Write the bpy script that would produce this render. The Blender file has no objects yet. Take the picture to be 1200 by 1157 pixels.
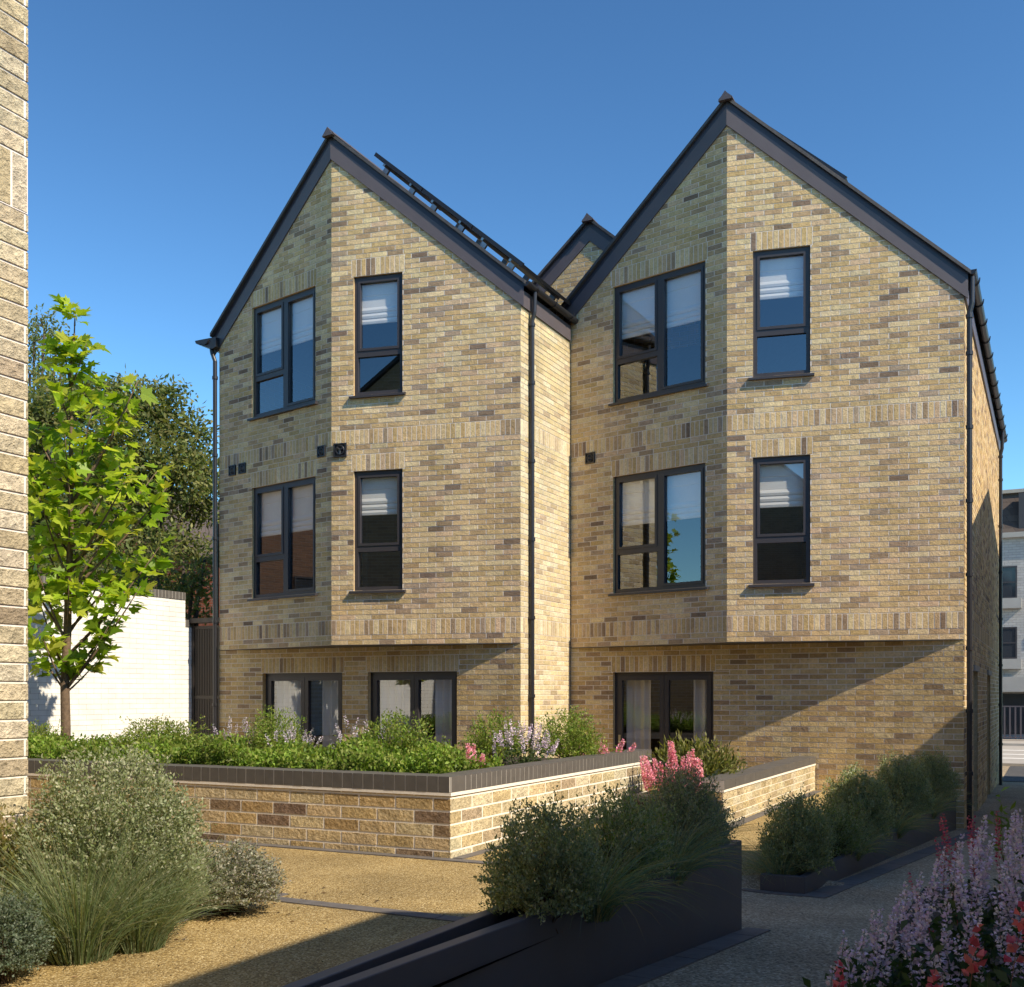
import bpy, math, random
import numpy as np
from mathutils import Vector, Matrix

R = random.Random(7)
NR = np.random.default_rng(11)
SC = bpy.context.scene
COL = SC.collection
PI = math.pi
Z3 = Vector((0, 0, 1))

# ------------------------------------------------------------------ scene set-up
CAM_Z = 1.375
YAW = math.radians(26.739)
cam = bpy.data.cameras.new('camera'); camo = bpy.data.objects.new('camera', cam); COL.objects.link(camo)
camo.location = (0, 0, CAM_Z); camo.rotation_euler = (PI / 2, 0, YAW)
cam.sensor_fit = 'HORIZONTAL'; cam.sensor_width = 36.0; cam.lens = 1259.08 / 1200 * 36
cam.shift_y = (813.82 - 578.5) / 1200; cam.clip_end = 3000; cam.clip_start = 0.05
SC.camera = camo

SUN = Vector((-4.5, 1.0, -4.265)).normalized()          # the way the light travels
sl = bpy.data.lights.new('sun', 'SUN'); so = bpy.data.objects.new('sun', sl); COL.objects.link(so)
sl.energy = 3.4; sl.angle = math.radians(0.5); sl.color = (1.0, 0.86, 0.66)
so.rotation_euler = SUN.to_track_quat('-Z', 'Y').to_euler(); so.location = (10, -2, 20)
W = bpy.data.worlds.new('World'); SC.world = W; W.use_nodes = True
wn = W.node_tree.nodes; wl = W.node_tree.links
sky = wn.new('ShaderNodeTexSky'); sky.sky_type = 'NISHITA'; sky.sun_disc = False
sky.sun_elevation = math.radians(42.8); sky.sun_rotation = math.radians(102.5)
sky.air_density = 1.0; sky.dust_density = 0.0; sky.ozone_density = 3.0; sky.altitude = 60
bg = wn['Background']; bg.inputs['Strength'].default_value = 0.15
# a deeper, clearer blue than the model's default haze: the sky's own contrast is raised a little
sa = wn.new('ShaderNodeVectorMath'); sa.operation = 'SCALE'; sa.inputs['Scale'].default_value = .1; wl.new(sky.outputs[0], sa.inputs[0])
sg = wn.new('ShaderNodeGamma'); sg.inputs['Gamma'].default_value = 1.47; wl.new(sa.outputs[0], sg.inputs['Color'])
sb = wn.new('ShaderNodeVectorMath'); sb.operation = 'MULTIPLY'; sb.inputs[1].default_value = (7.9, 9.75, 9.0); wl.new(sg.outputs[0], sb.inputs[0])
wl.new(sb.outputs[0], bg.inputs['Color'])
SC.view_settings.view_transform = 'Standard'; SC.view_settings.look = 'None'
SC.view_settings.gamma = 1; SC.view_settings.use_curve_mapping = False
SC.view_settings.exposure = 1.10
SC.cycles.max_bounces = 8; SC.cycles.transparent_max_bounces = 24
SC.cycles.use_denoising = True

# ------------------------------------------------------------------ materials
def new_mat(name):
    m = bpy.data.materials.new(name); m.use_nodes = True
    nt = m.node_tree; return m, nt, nt.nodes, nt.links, nt.nodes['Principled BSDF']

def plain(name, col, rough=0.6, metal=0.0, noise=0.0, scale=20, bump=0.0, spec=None):
    m, nt, n, l, b = new_mat(name)
    b.inputs['Base Color'].default_value = (*col, 1); b.inputs['Roughness'].default_value = rough
    b.inputs['Metallic'].default_value = metal
    if spec is not None: b.inputs['Specular IOR Level'].default_value = spec
    if noise or bump:
        tc = n.new('ShaderNodeTexCoord'); nz = n.new('ShaderNodeTexNoise')
        nz.inputs['Scale'].default_value = scale; nz.inputs['Detail'].default_value = 6
        l.new(tc.outputs['Object'], nz.inputs['Vector'])
        if noise:
            mr = n.new('ShaderNodeMapRange'); mr.inputs['From Min'].default_value = .25; mr.inputs['From Max'].default_value = .75
            mr.inputs['To Min'].default_value = 1 - noise; mr.inputs['To Max'].default_value = 1 + noise
            l.new(nz.outputs['Fac'], mr.inputs['Value'])
            mx = n.new('ShaderNodeVectorMath'); mx.operation = 'SCALE'; mx.inputs[0].default_value = col
            l.new(mr.outputs[0], mx.inputs['Scale']); l.new(mx.outputs[0], b.inputs['Base Color'])
        if bump:
            bp = n.new('ShaderNodeBump'); bp.inputs['Strength'].default_value = 1; bp.inputs['Distance'].default_value = bump
            l.new(nz.outputs['Fac'], bp.inputs['Height']); l.new(bp.outputs[0], b.inputs['Normal'])
    return m

def brick_mat(name, bump, scale, mott=.22, rough=.92):
    """a real brick: its own colour comes from the colour layer, the grain from noise"""
    m, nt, n, l, b = new_mat(name)
    b.inputs['Roughness'].default_value = rough; b.inputs['Specular IOR Level'].default_value = .2
    at = n.new('ShaderNodeAttribute'); at.attribute_name = 'col'
    tc = n.new('ShaderNodeTexCoord')
    n1 = n.new('ShaderNodeTexNoise'); n1.inputs['Scale'].default_value = scale; n1.inputs['Detail'].default_value = 5; n1.inputs['Roughness'].default_value = .65
    n2 = n.new('ShaderNodeTexNoise'); n2.inputs['Scale'].default_value = scale * .28; n2.inputs['Detail'].default_value = 4
    n3 = n.new('ShaderNodeTexVoronoi'); n3.inputs['Scale'].default_value = scale * .9
    for q in (n1, n2, n3): l.new(tc.outputs['Object'], q.inputs['Vector'])
    mr = n.new('ShaderNodeMapRange'); mr.inputs['From Min'].default_value = .3; mr.inputs['From Max'].default_value = .7
    mr.inputs['To Min'].default_value = 1 - mott; mr.inputs['To Max'].default_value = 1 + mott
    l.new(n1.outputs['Fac'], mr.inputs['Value'])
    mr2 = n.new('ShaderNodeMapRange'); mr2.inputs['From Min'].default_value = .3; mr2.inputs['From Max'].default_value = .7
    mr2.inputs['To Min'].default_value = .88; mr2.inputs['To Max'].default_value = 1.12
    l.new(n2.outputs['Fac'], mr2.inputs['Value'])
    mu = n.new('ShaderNodeMath'); mu.operation = 'MULTIPLY'; l.new(mr.outputs[0], mu.inputs[0]); l.new(mr2.outputs[0], mu.inputs[1])
    mp = n.new('ShaderNodeMapping'); mp.inputs['Scale'].default_value = (1.1, 1.1, .45); l.new(tc.outputs['Object'], mp.inputs['Vector'])
    n4 = n.new('ShaderNodeTexNoise'); n4.inputs['Scale'].default_value = 1.4; n4.inputs['Detail'].default_value = 5; l.new(mp.outputs[0], n4.inputs['Vector'])
    mr4 = n.new('ShaderNodeMapRange'); mr4.inputs['From Min'].default_value = .3; mr4.inputs['From Max'].default_value = .7
    mr4.inputs['To Min'].default_value = .86; mr4.inputs['To Max'].default_value = 1.08; l.new(n4.outputs['Fac'], mr4.inputs['Value'])
    m5 = n.new('ShaderNodeMath'); m5.operation = 'MULTIPLY'; l.new(mu.outputs[0], m5.inputs[0]); l.new(mr4.outputs[0], m5.inputs[1]); mu = m5
    sc = n.new('ShaderNodeVectorMath'); sc.operation = 'SCALE'; l.new(at.outputs['Color'], sc.inputs[0]); l.new(mu.outputs[0], sc.inputs['Scale'])
    l.new(sc.outputs[0], b.inputs['Base Color'])
    ad = n.new('ShaderNodeMath'); ad.operation = 'ADD'; l.new(n1.outputs['Fac'], ad.inputs[0]); l.new(n2.outputs['Fac'], ad.inputs[1])
    bp = n.new('ShaderNodeBump'); bp.inputs['Strength'].default_value = 1; bp.inputs['Distance'].default_value = bump
    l.new(ad.outputs[0], bp.inputs['Height']); l.new(bp.outputs[0], b.inputs['Normal'])
    return m

def flat_brick_mat(name, c1, c2, cm, bw=.258, rh=.0756):
    m, nt, n, l, b = new_mat(name); b.inputs['Roughness'].default_value = .9
    g = n.new('ShaderNodeNewGeometry'); sp = n.new('ShaderNodeSeparateXYZ'); l.new(g.outputs['Position'], sp.inputs[0])
    ad = n.new('ShaderNodeMath'); l.new(sp.outputs['X'], ad.inputs[0]); l.new(sp.outputs['Y'], ad.inputs[1])
    cb = n.new('ShaderNodeCombineXYZ'); l.new(ad.outputs[0], cb.inputs['X']); l.new(sp.outputs['Z'], cb.inputs['Y'])
    br = n.new('ShaderNodeTexBrick'); br.inputs['Scale'].default_value = 1; br.inputs['Brick Width'].default_value = bw
    br.inputs['Row Height'].default_value = rh; br.inputs['Mortar Size'].default_value = .006
    br.inputs['Color1'].default_value = (*c1, 1); br.inputs['Color2'].default_value = (*c2, 1); br.inputs['Mortar'].default_value = (*cm, 1)
    l.new(cb.outputs[0], br.inputs['Vector']); l.new(br.outputs['Color'], b.inputs['Base Color'])
    bp = n.new('ShaderNodeBump'); bp.inputs['Distance'].default_value = .006; bp.invert = True
    l.new(br.outputs['Fac'], bp.inputs['Height']); l.new(bp.outputs[0], b.inputs['Normal'])
    return m

def leaf_mat(name, trans=.35, rough=.55):
    m, nt, n, l, b = new_mat(name)
    at = n.new('ShaderNodeAttribute'); at.attribute_name = 'col'
    b.inputs['Roughness'].default_value = rough; b.inputs['Specular IOR Level'].default_value = .3
    l.new(at.outputs['Color'], b.inputs['Base Color'])
    tr = n.new('ShaderNodeBsdfTranslucent')
    mx = n.new('ShaderNodeMix'); mx.data_type = 'RGBA'; mx.blend_type = 'MULTIPLY'; mx.inputs['Factor'].default_value = 1
    l.new(at.outputs['Color'], mx.inputs[6]); mx.inputs[7].default_value = (1.5, 1.5, .7, 1)
    l.new(mx.outputs[2], tr.inputs['Color'])
    ms = n.new('ShaderNodeMixShader'); ms.inputs[0].default_value = trans
    l.new(b.outputs[0], ms.inputs[1]); l.new(tr.outputs[0], ms.inputs[2]); l.new(ms.outputs[0], n['Material Output'].inputs[0])
    return m

def glass_mat(name, base=.16):
    m, nt, n, l, b = new_mat(name); n.remove(b)
    t = n.new('ShaderNodeBsdfTransparent'); t.inputs[0].default_value = (.80, .84, .86, 1)
    g = n.new('ShaderNodeBsdfGlossy'); g.inputs['Roughness'].default_value = 0.0; g.inputs['Color'].default_value = (.93, .96, 1, 1)
    fr = n.new('ShaderNodeFresnel'); fr.inputs['IOR'].default_value = 1.5
    ge = n.new('ShaderNodeNewGeometry'); io = n.new('ShaderNodeMapRange'); io.inputs['To Min'].default_value = 1.5; io.inputs['To Max'].default_value = 1 / 1.5
    l.new(ge.outputs['Backfacing'], io.inputs['Value']); l.new(io.outputs[0], fr.inputs['IOR'])     # a thin pane: the same reflection from both sides
    mr = n.new('ShaderNodeMapRange'); mr.inputs['From Min'].default_value = .04; mr.inputs['From Max'].default_value = 1
    mr.inputs['To Min'].default_value = base; mr.inputs['To Max'].default_value = 1
    l.new(fr.outputs[0], mr.inputs['Value'])
    ms = n.new('ShaderNodeMixShader'); l.new(mr.outputs[0], ms.inputs[0])
    l.new(t.outputs[0], ms.inputs[1]); l.new(g.outputs[0], ms.inputs[2]); l.new(ms.outputs[0], n['Material Output'].inputs[0])
    return m

def gravel_mat(name, cols, scale, bump, patch=.12):
    m, nt, n, l, b = new_mat(name); b.inputs['Roughness'].default_value = .85; b.inputs['Specular IOR Level'].default_value = .3
    tc = n.new('ShaderNodeTexCoord')
    v = n.new('ShaderNodeTexVoronoi'); v.inputs['Scale'].default_value = scale
    l.new(tc.outputs['Object'], v.inputs['Vector'])
    wn_ = n.new('ShaderNodeTexWhiteNoise'); wn_.noise_dimensions = '3D'; l.new(v.outputs['Position'], wn_.inputs['Vector'])
    cr = n.new('ShaderNodeValToRGB'); e = cr.color_ramp.elements
    while len(e) < len(cols): e.new(.5)
    for k, (p, c) in enumerate(cols): e[k].position = p; e[k].color = (*c, 1)
    l.new(wn_.outputs['Value'], cr.inputs[0])
    nz = n.new('ShaderNodeTexNoise'); nz.inputs['Scale'].default_value = 1.3; nz.inputs['Detail'].default_value = 7
    l.new(tc.outputs['Object'], nz.inputs['Vector'])
    mr = n.new('ShaderNodeMapRange'); mr.inputs['From Min'].default_value = .3; mr.inputs['From Max'].default_value = .7
    mr.inputs['To Min'].default_value = 1 - patch; mr.inputs['To Max'].default_value = 1 + patch
    l.new(nz.outputs['Fac'], mr.inputs['Value'])
    sc = n.new('ShaderNodeVectorMath'); sc.operation = 'SCALE'; l.new(cr.outputs[0], sc.inputs[0]); l.new(mr.outputs[0], sc.inputs['Scale'])
    l.new(sc.outputs[0], b.inputs['Base Color'])
    bp = n.new('ShaderNodeBump'); bp.inputs['Distance'].default_value = bump; bp.invert = True
    l.new(v.outputs['Distance'], bp.inputs['Height']); l.new(bp.outputs[0], b.inputs['Normal'])
    return m

M = {}
M['brick'] = brick_mat('brick', .0075, 50, .26)
M['block'] = brick_mat('split_block', .035, 30, .3)
M['mortar'] = plain('mortar', (.74, .68, .62), .95, noise=.1, scale=30)
M['pale_mortar'] = plain('pale_mortar', (.80, .74, .65), .95, noise=.08, scale=40)
M['frame'] = plain('window_frame', (.040, .036, .040), .42)
M['barge'] = plain('barge_board', (.088, .076, .086), .5, noise=.08, scale=3)
M['trim'] = plain('verge_trim', (.035, .034, .05), .4)
M['gutter'] = plain('gutter', (.020, .020, .024), .35)
M['slate'] = plain('slate', (.055, .052, .055), .6, noise=.25, scale=9, bump=.004)
M['soffit'] = plain('soffit', (.10, .09, .08), .7)
M['glass'] = glass_mat('glass', .17)
M['door_glass'] = glass_mat('door_glass', .21)
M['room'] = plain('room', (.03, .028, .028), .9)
M['blind'] = plain('blind_cloth', (.92, .85, .79), .9, noise=.04, scale=60)
M['curtain'] = plain('curtain', (.78, .71, .67), .9)
M['steel'] = plain('steel', (.5, .47, .42), .3, 1)
M['white'] = plain('white_paint', (.76, .75, .71), .8, noise=.10, scale=3.5, bump=.006)
M['white_joint'] = plain('white_joint', (.50, .48, .45), .9)
M['coping'] = plain('coping', (.10, .093, .086), .55, noise=.14, scale=14, bump=.002)
M['coping_joint'] = plain('coping_joint', (.42, .40, .37), .9)
M['planter'] = plain('planter_metal', (.075, .074, .084), .42, noise=.06, scale=5)
M['soil'] = plain('soil', (.035, .026, .018), .95, noise=.5, scale=25, bump=.02)
M['paver'] = plain('paver', (.115, .105, .10), .75, noise=.2, scale=12, bump=.003)
M['gravel'] = gravel_mat('resin_gravel', [(0, (.15, .10, .037)), (.35, (.27, .19, .073)), (.75, (.37, .268, .11)), (1, (.52, .42, .23))], 105, .006, .22)
M['ramp'] = gravel_mat('shade_grey_gravel', [(0, (.16, .12, .075)), (.4, (.31, .24, .15)), (.8, (.42, .335, .22)), (1, (.55, .46, .34))], 80, .006, .2)  # terrace gravel again, with the grey of its shade put into the colour
M['asphalt'] = gravel_mat('asphalt', [(0, (.04, .04, .04)), (.5, (.07, .068, .066)), (1, (.12, .115, .11))], 60, .004)
M['paving'] = plain('paving', (.36, .33, .29), .85, noise=.12, scale=3)
M['line'] = plain('road_paint', (.75, .73, .68), .8)
M['bark'] = plain('bark', (.14, .095, .06), .9, noise=.35, scale=30, bump=.008)
M['dark_bark'] = plain('dark_bark', (.055, .042, .03), .9, noise=.3, scale=12)
M['leaf'] = leaf_mat('leaf', .38)
M['petal'] = leaf_mat('petal', .25, .7)
M['maple'] = leaf_mat('maple_leaf', .48, .4)
M['flat_brick'] = flat_brick_mat('buff_brickwork', (.42, .33, .19), (.30, .22, .13), (.45, .41, .36))
M['red_brick'] = flat_brick_mat('red_brickwork', (.36, .10, .05), (.26, .08, .045), (.40, .30, .24))
M['brown_brick'] = flat_brick_mat('brown_brickwork', (.17, .085, .05), (.11, .06, .04), (.20, .16, .13))
M['white_brick'] = flat_brick_mat('white_brickwork', (.42, .41, .40), (.34, .335, .325), (.25, .245, .24), .3, .11)
M['mesh'] = plain('gate_metal', (.03, .024, .022), .5)
M['tile'] = flat_brick_mat('mansard_tile', (.085, .065, .055), (.06, .045, .04), (.03, .025, .022), .5, .3)
M['concrete'] = plain('concrete', (.33, .32, .30), .85, noise=.1, scale=2)
M['panel'] = plain('solar_cell', (.012, .014, .03), .15)
M['rear_glass'] = plain('dark_window', (.03, .035, .045), .08)

# ------------------------------------------------------------------ mesh helpers
class MB:
    def __init__(s): s.v = []; s.f = []; s.m = []; s.c = []
    def quad(s, pts, mi=0, col=(1, 1, 1)):
        k = len(s.v); s.v += [tuple(p) for p in pts]; s.f.append(tuple(range(k, k + len(pts)))); s.m.append(mi); s.c.append(col)
    def hexa(s, p, mi=0, col=(1, 1, 1)):
        """8 points: bottom ring 0-3, top ring 4-7"""
        k = len(s.v); s.v += [tuple(q) for q in p]
        for f in ((0, 3, 2, 1), (4, 5, 6, 7), (0, 1, 5, 4), (1, 2, 6, 5), (2, 3, 7, 6), (3, 0, 4, 7)):
            s.f.append(tuple(k + i for i in f)); s.m.append(mi); s.c.append(col)
    def box(s, lo, hi, mi=0, col=(1, 1, 1)):
        a, b = lo, hi
        s.hexa([(a[0], a[1], a[2]), (b[0], a[1], a[2]), (b[0], b[1], a[2]), (a[0], b[1], a[2]),
                (a[0], a[1], b[2]), (b[0], a[1], b[2]), (b[0], b[1], b[2]), (a[0], b[1], b[2])], mi, col)
    def prism(s, poly, off, mi=0, col=(1, 1, 1)):
        """poly: list of 3d points, off: extrusion vector"""
        o = Vector(off); n = len(poly); k = len(s.v)
        s.v += [tuple(p) for p in poly] + [tuple(Vector(p) + o) for p in poly]
        s.f.append(tuple(range(k + n - 1, k - 1, -1))); s.f.append(tuple(range(k + n, k + 2 * n)))
        for i in range(n):
            j = (i + 1) % n; s.f.append((k + i, k + j, k + n + j, k + n + i))
        s.m += [mi] * (n + 2); s.c += [col] * (n + 2)
    def tube(s, path, rad, sides=8, mi=0, col=(1, 1, 1), cap=True):
        P = [Vector(p) for p in path]; rr = rad if isinstance(rad, (list, tuple)) else [rad] * len(P)
        k = len(s.v); prev = None
        for i, p in enumerate(P):
            d = (P[min(i + 1, len(P) - 1)] - P[max(i - 1, 0)]).normalized()
            a = d.orthogonal().normalized() if prev is None else (prev - d * prev.dot(d)).normalized()
            prev = a; b = d.cross(a)
            for j in range(sides):
                t = 2 * PI * j / sides; s.v.append(tuple(p + (a * math.cos(t) + b * math.sin(t)) * rr[i]))
        for i in range(len(P) - 1):
            for j in range(sides):
                j2 = (j + 1) % sides
                s.f.append((k + i * sides + j, k + i * sides + j2, k + (i + 1) * sides + j2, k + (i + 1) * sides + j)); s.m.append(mi); s.c.append(col)
        if cap:
            s.f.append(tuple(k + j for j in reversed(range(sides)))); e = k + (len(P) - 1) * sides
            s.f.append(tuple(e + j for j in range(sides))); s.m += [mi, mi]; s.c += [col, col]
    def build(s, name, mats, parent=None, color=False, smooth=False):
        me = bpy.data.meshes.new(name); me.from_pydata(s.v, [], s.f)
        if not isinstance(mats, (list, tuple)): mats = [mats]
        for m in mats: me.materials.append(m)
        me.polygons.foreach_set('material_index', s.m)
        if smooth: me.polygons.foreach_set('use_smooth', [True] * len(s.f))
        if color:
            ca = me.color_attributes.new('col', 'FLOAT_COLOR', 'CORNER')
            cnt = np.array([len(f) for f in s.f]); cc = np.ones((len(s.f), 4), np.float32); cc[:, :3] = np.array(s.c)
            ca.data.foreach_set('color', np.repeat(cc, cnt, axis=0).ravel())
        me.update()
        o = bpy.data.objects.new(name, me); COL.objects.link(o)
        if parent: par(o, parent)
        return o

def par(o, p):
    o.parent = p
    o.matrix_parent_inverse = Matrix.Translation(-Vector(p.location)) if p.parent is None and p.type == 'EMPTY' else Matrix.Identity(4)

def tag(o, label, cat, group=None, kind=None):
    if label: o['label'] = label
    if cat: o['category'] = cat
    if group: o['group'] = group
    if kind: o['kind'] = kind
    return o

def thing(name, loc, label, cat, group=None):
    o = bpy.data.objects.new(name, None); COL.objects.link(o); o.location = loc; o.empty_display_size = .2
    return tag(o, label, cat, group)

class Plane:
    """a vertical facade: u along it, z up, d outwards"""
    def __init__(s, A, B):
        A = Vector((A[0], A[1], 0)); B = Vector((B[0], B[1], 0)); s.O = A; s.U = (B - A).normalized(); s.w = (B - A).length
        s.N = Vector((s.U.y, -s.U.x, 0))
    def p(s, u, z, d=0): return s.O + s.U * u + Z3 * z + s.N * d
    def box(s, mb, u0, u1, z0, z1, d0, d1, mi=0, col=(1, 1, 1)):
        q = s.p
        mb.hexa([q(u0, z0, d0), q(u1, z0, d0), q(u1, z0, d1), q(u0, z0, d1), q(u0, z1, d0), q(u1, z1, d0), q(u1, z1, d1), q(u0, z1, d1)], mi, col)

# ------------------------------------------------------------------ brickwork, brick by brick
BUFF = [((.585, .445, .25), 30), ((.535, .39, .205), 26), ((.615, .495, .295), 16), ((.49, .355, .175), 12), ((.555, .405, .255), 8), ((.42, .30, .17), 11), ((.325, .235, .15), 8), ((.215, .155, .11), 3.5), ((.37, .28, .195), 5)]
GOLD = [((.54, .405, .205), 32), ((.50, .36, .17), 26), ((.57, .45, .255), 18), ((.43, .30, .14), 10), ((.29, .205, .125), 5), ((.36, .255, .15), 5)]
CREAM = [((.57, .48, .30), 34), ((.54, .44, .255), 22), ((.61, .54, .37), 18), ((.42, .335, .22), 7), ((.48, .385, .23), 8)]
WHITE = [((.80, .79, .75), 1)]
def pick(pal, rng):
    t = rng.random() * sum(w for _, w in pal)
    for c, w in pal:
        t -= w
        if t <= 0: break
    k = 1 + rng.uniform(-.09, .09)
    return (c[0] * k * (1 + rng.uniform(-.02, .02)), c[1] * k, c[2] * k * (1 + rng.uniform(-.05, .05)))

def sub_rects(rects, h):
    out = []
    for (a, b, c, d) in rects:
        if h[1] <= a or h[0] >= b or h[3] <= c or h[2] >= d: out.append((a, b, c, d)); continue
        if c < h[2]: out.append((a, b, c, h[2]))
        if h[3] < d: out.append((a, b, h[3], d))
        lo, hi = max(c, h[2]), min(d, h[3])
        if a < h[0]: out.append((a, h[0], lo, hi))
        if h[1] < b: out.append((h[1], b, lo, hi))
    return out

def clip(poly, prof):
    """convex clip of poly by convex counter-clockwise prof"""
    n = len(prof)
    for i in range(n):
        (x0, y0), (x1, y1) = prof[i], prof[(i + 1) % n]
        out = []
        f = lambda p: (x1 - x0) * (p[1] - y0) - (y1 - y0) * (p[0] - x0)
        for j in range(len(poly)):
            a, b = poly[j], poly[(j + 1) % len(poly)]; fa, fb = f(a), f(b)
            if fa >= 0: out.append(a)
            if fa * fb < 0:
                t = fa / (fa - fb); out.append((a[0] + (b[0] - a[0]) * t, a[1] + (b[1] - a[1]) * t))
        poly = out
        if len(poly) < 3: return []
    return poly

def bricks(mb, pl, prof, v0, holes=(), soldiers=(), course=.0756, blen=.258, joint=.012, pal=BUFF, seed=1, recess=.0065, rough=.0006, perp=.0022, d0=0.0, reveal=.12, spitch=.0757):
    rng = random.Random(seed)
    us = [p[0] for p in prof]; vs = [p[1] for p in prof]; U0, U1, V1 = min(us), max(us), max(vs); VB = min(vs)
    nr = int(math.ceil((V1 - v0) / course)); jj = joint / 2
    def brick(rect, col):
        a, b, c, d = rect
        if b - a < .012 or d - c < .012: return
        P = clip([(a, c), (b, c), (b, d), (a, d)], prof)
        if len(P) < 3: return
        t = rng.uniform(-rough, rough); k = len(mb.v); n = len(P)
        gx, gy = rng.uniform(-1, 1) * rough, rng.uniform(-1, 1) * rough
        for (u, v) in P: mb.v.append(tuple(pl.p(u, v, d0 + t + gx * (u - a) / (b - a + 1e-6) + gy * (v - c) / (d - c + 1e-6))))
        for (u, v) in P: mb.v.append(tuple(pl.p(u, v, d0 - recess - .004)))
        mb.f.append(tuple(range(k, k + n))); mb.m.append(0); mb.c.append(col)
        for i in range(n):
            j = (i + 1) % n; mb.f.append((k + i, k + n + i, k + n + j, k + j)); mb.m.append(0); mb.c.append(col)
    cut = list(holes) + [(s[0] - jj, s[1] + jj, s[2] - jj, s[3] + jj) for s in soldiers]
    r0 = int(math.floor((VB - v0) / course))
    last = None
    for r in range(r0, nr):
        lo, hi = v0 + r * course, v0 + (r + 1) * course
        for m0, m1, rc_ in ((lo + jj, hi - jj, perp), (lo - jj, lo + jj, recess)):
            mort = [(U0, U1, m0, m1)]
            for h in holes: mort = sub_rects(mort, h)
            if rc_ == perp:
                for h in soldiers: mort = sub_rects(mort, h)
            for (a, b, c, d) in mort:
                P = clip([(a, c), (b, c), (b, d), (a, d)], prof)
                if len(P) >= 3: mb.quad([pl.p(u, v, d0 - rc_) for (u, v) in P], 1)
        k0 = int(math.floor(U0 / blen)) - 1; u = k0 * blen + (blen / 2 if r % 2 else 0)
        while u < U1:
            col = pick(pal, rng)
            if last and max(last) < .2 and rng.random() < .22: col = last
            last = col
            rc = [(max(u, U0) + (jj if u > U0 else 0), min(u + blen, U1) - (jj if u + blen < U1 else 0), lo + jj, hi - jj)]
            for h in cut: rc = sub_rects(rc, h)
            for q in rc: brick(q, col)
            u += blen
    for (a, b, c, d) in soldiers:
        n = max(1, round((b - a) / spitch)); w = (b - a) / n
        P = clip([(a, c), (b, c), (b, d), (a, d)], prof)
        if len(P) >= 3: mb.quad([pl.p(u, v, d0 - perp - .0004) for (u, v) in P], 1)
        for i in range(n): brick((a + i * w + jj, a + (i + 1) * w - jj, c + jj, d - jj), pick(pal, rng))
    for (a, b, c, d) in holes:
        if reveal:
            q = pl.p; col = pick(pal[:3], rng)
            for e in ([q(a, c, 0), q(a, d, 0), q(a, d, -reveal), q(a, c, -reveal)], [q(b, d, 0), q(b, c, 0), q(b, c, -reveal), q(b, d, -reveal)],
                      [q(a, d, 0), q(b, d, 0), q(b, d, -reveal), q(a, d, -reveal)], [q(b, c, 0), q(a, c, 0), q(a, c, -reveal), q(b, c, -reveal)]):
                mb.quad(e, 0, col)
# ------------------------------------------------------------------ windows and doors
OV = 2.12; ROW = .0756

def light(pl, fr, pn, u0, u1, z0, z1, sash):
    if sash:
        t = .038
        pl.box(fr, u0, u1, z0, z0 + t, -.10, -.030); pl.box(fr, u0, u1, z1 - t, z1, -.10, -.030)
        pl.box(fr, u0, u0 + t, z0 + t, z1 - t, -.10, -.030); pl.box(fr, u1 - t, u1, z0 + t, z1 - t, -.10, -.030)
        u0 += t; u1 -= t; z0 += t; z1 -= t
    q = pl.p; pn.quad([q(u0, z0, -.078), q(u1, z0, -.078), q(u1, z1, -.078), q(u0, z1, -.078)])

def blind(pl, win, u0, u1, ztop, zbot, seed):
    mb = MB(); rng = random.Random(seed); prof = [(ztop, -.125), (ztop - .22, -.128), (ztop - .225, -.136), (zbot + .26, -.132)]
    for k in range(3):
        zt = zbot + .26 - k * .085
        prof += [(zt - .012, -.126), (zt - .045, -.114), (zt - .080, -.120), (zt - .085, -.136)]
    n = 6
    for i in range(n):
        a, b = u0 + (u1 - u0) * i / n, u0 + (u1 - u0) * (i + 1) / n
        for j in range(len(prof) - 1):
            (za, da), (zb, db) = prof[j], prof[j + 1]
            mb.quad([pl.p(a, za, da), pl.p(b, za, da), pl.p(b, zb, db), pl.p(a, zb, db)])
    return mb.build('roman_blind', M['blind'], win)

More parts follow.
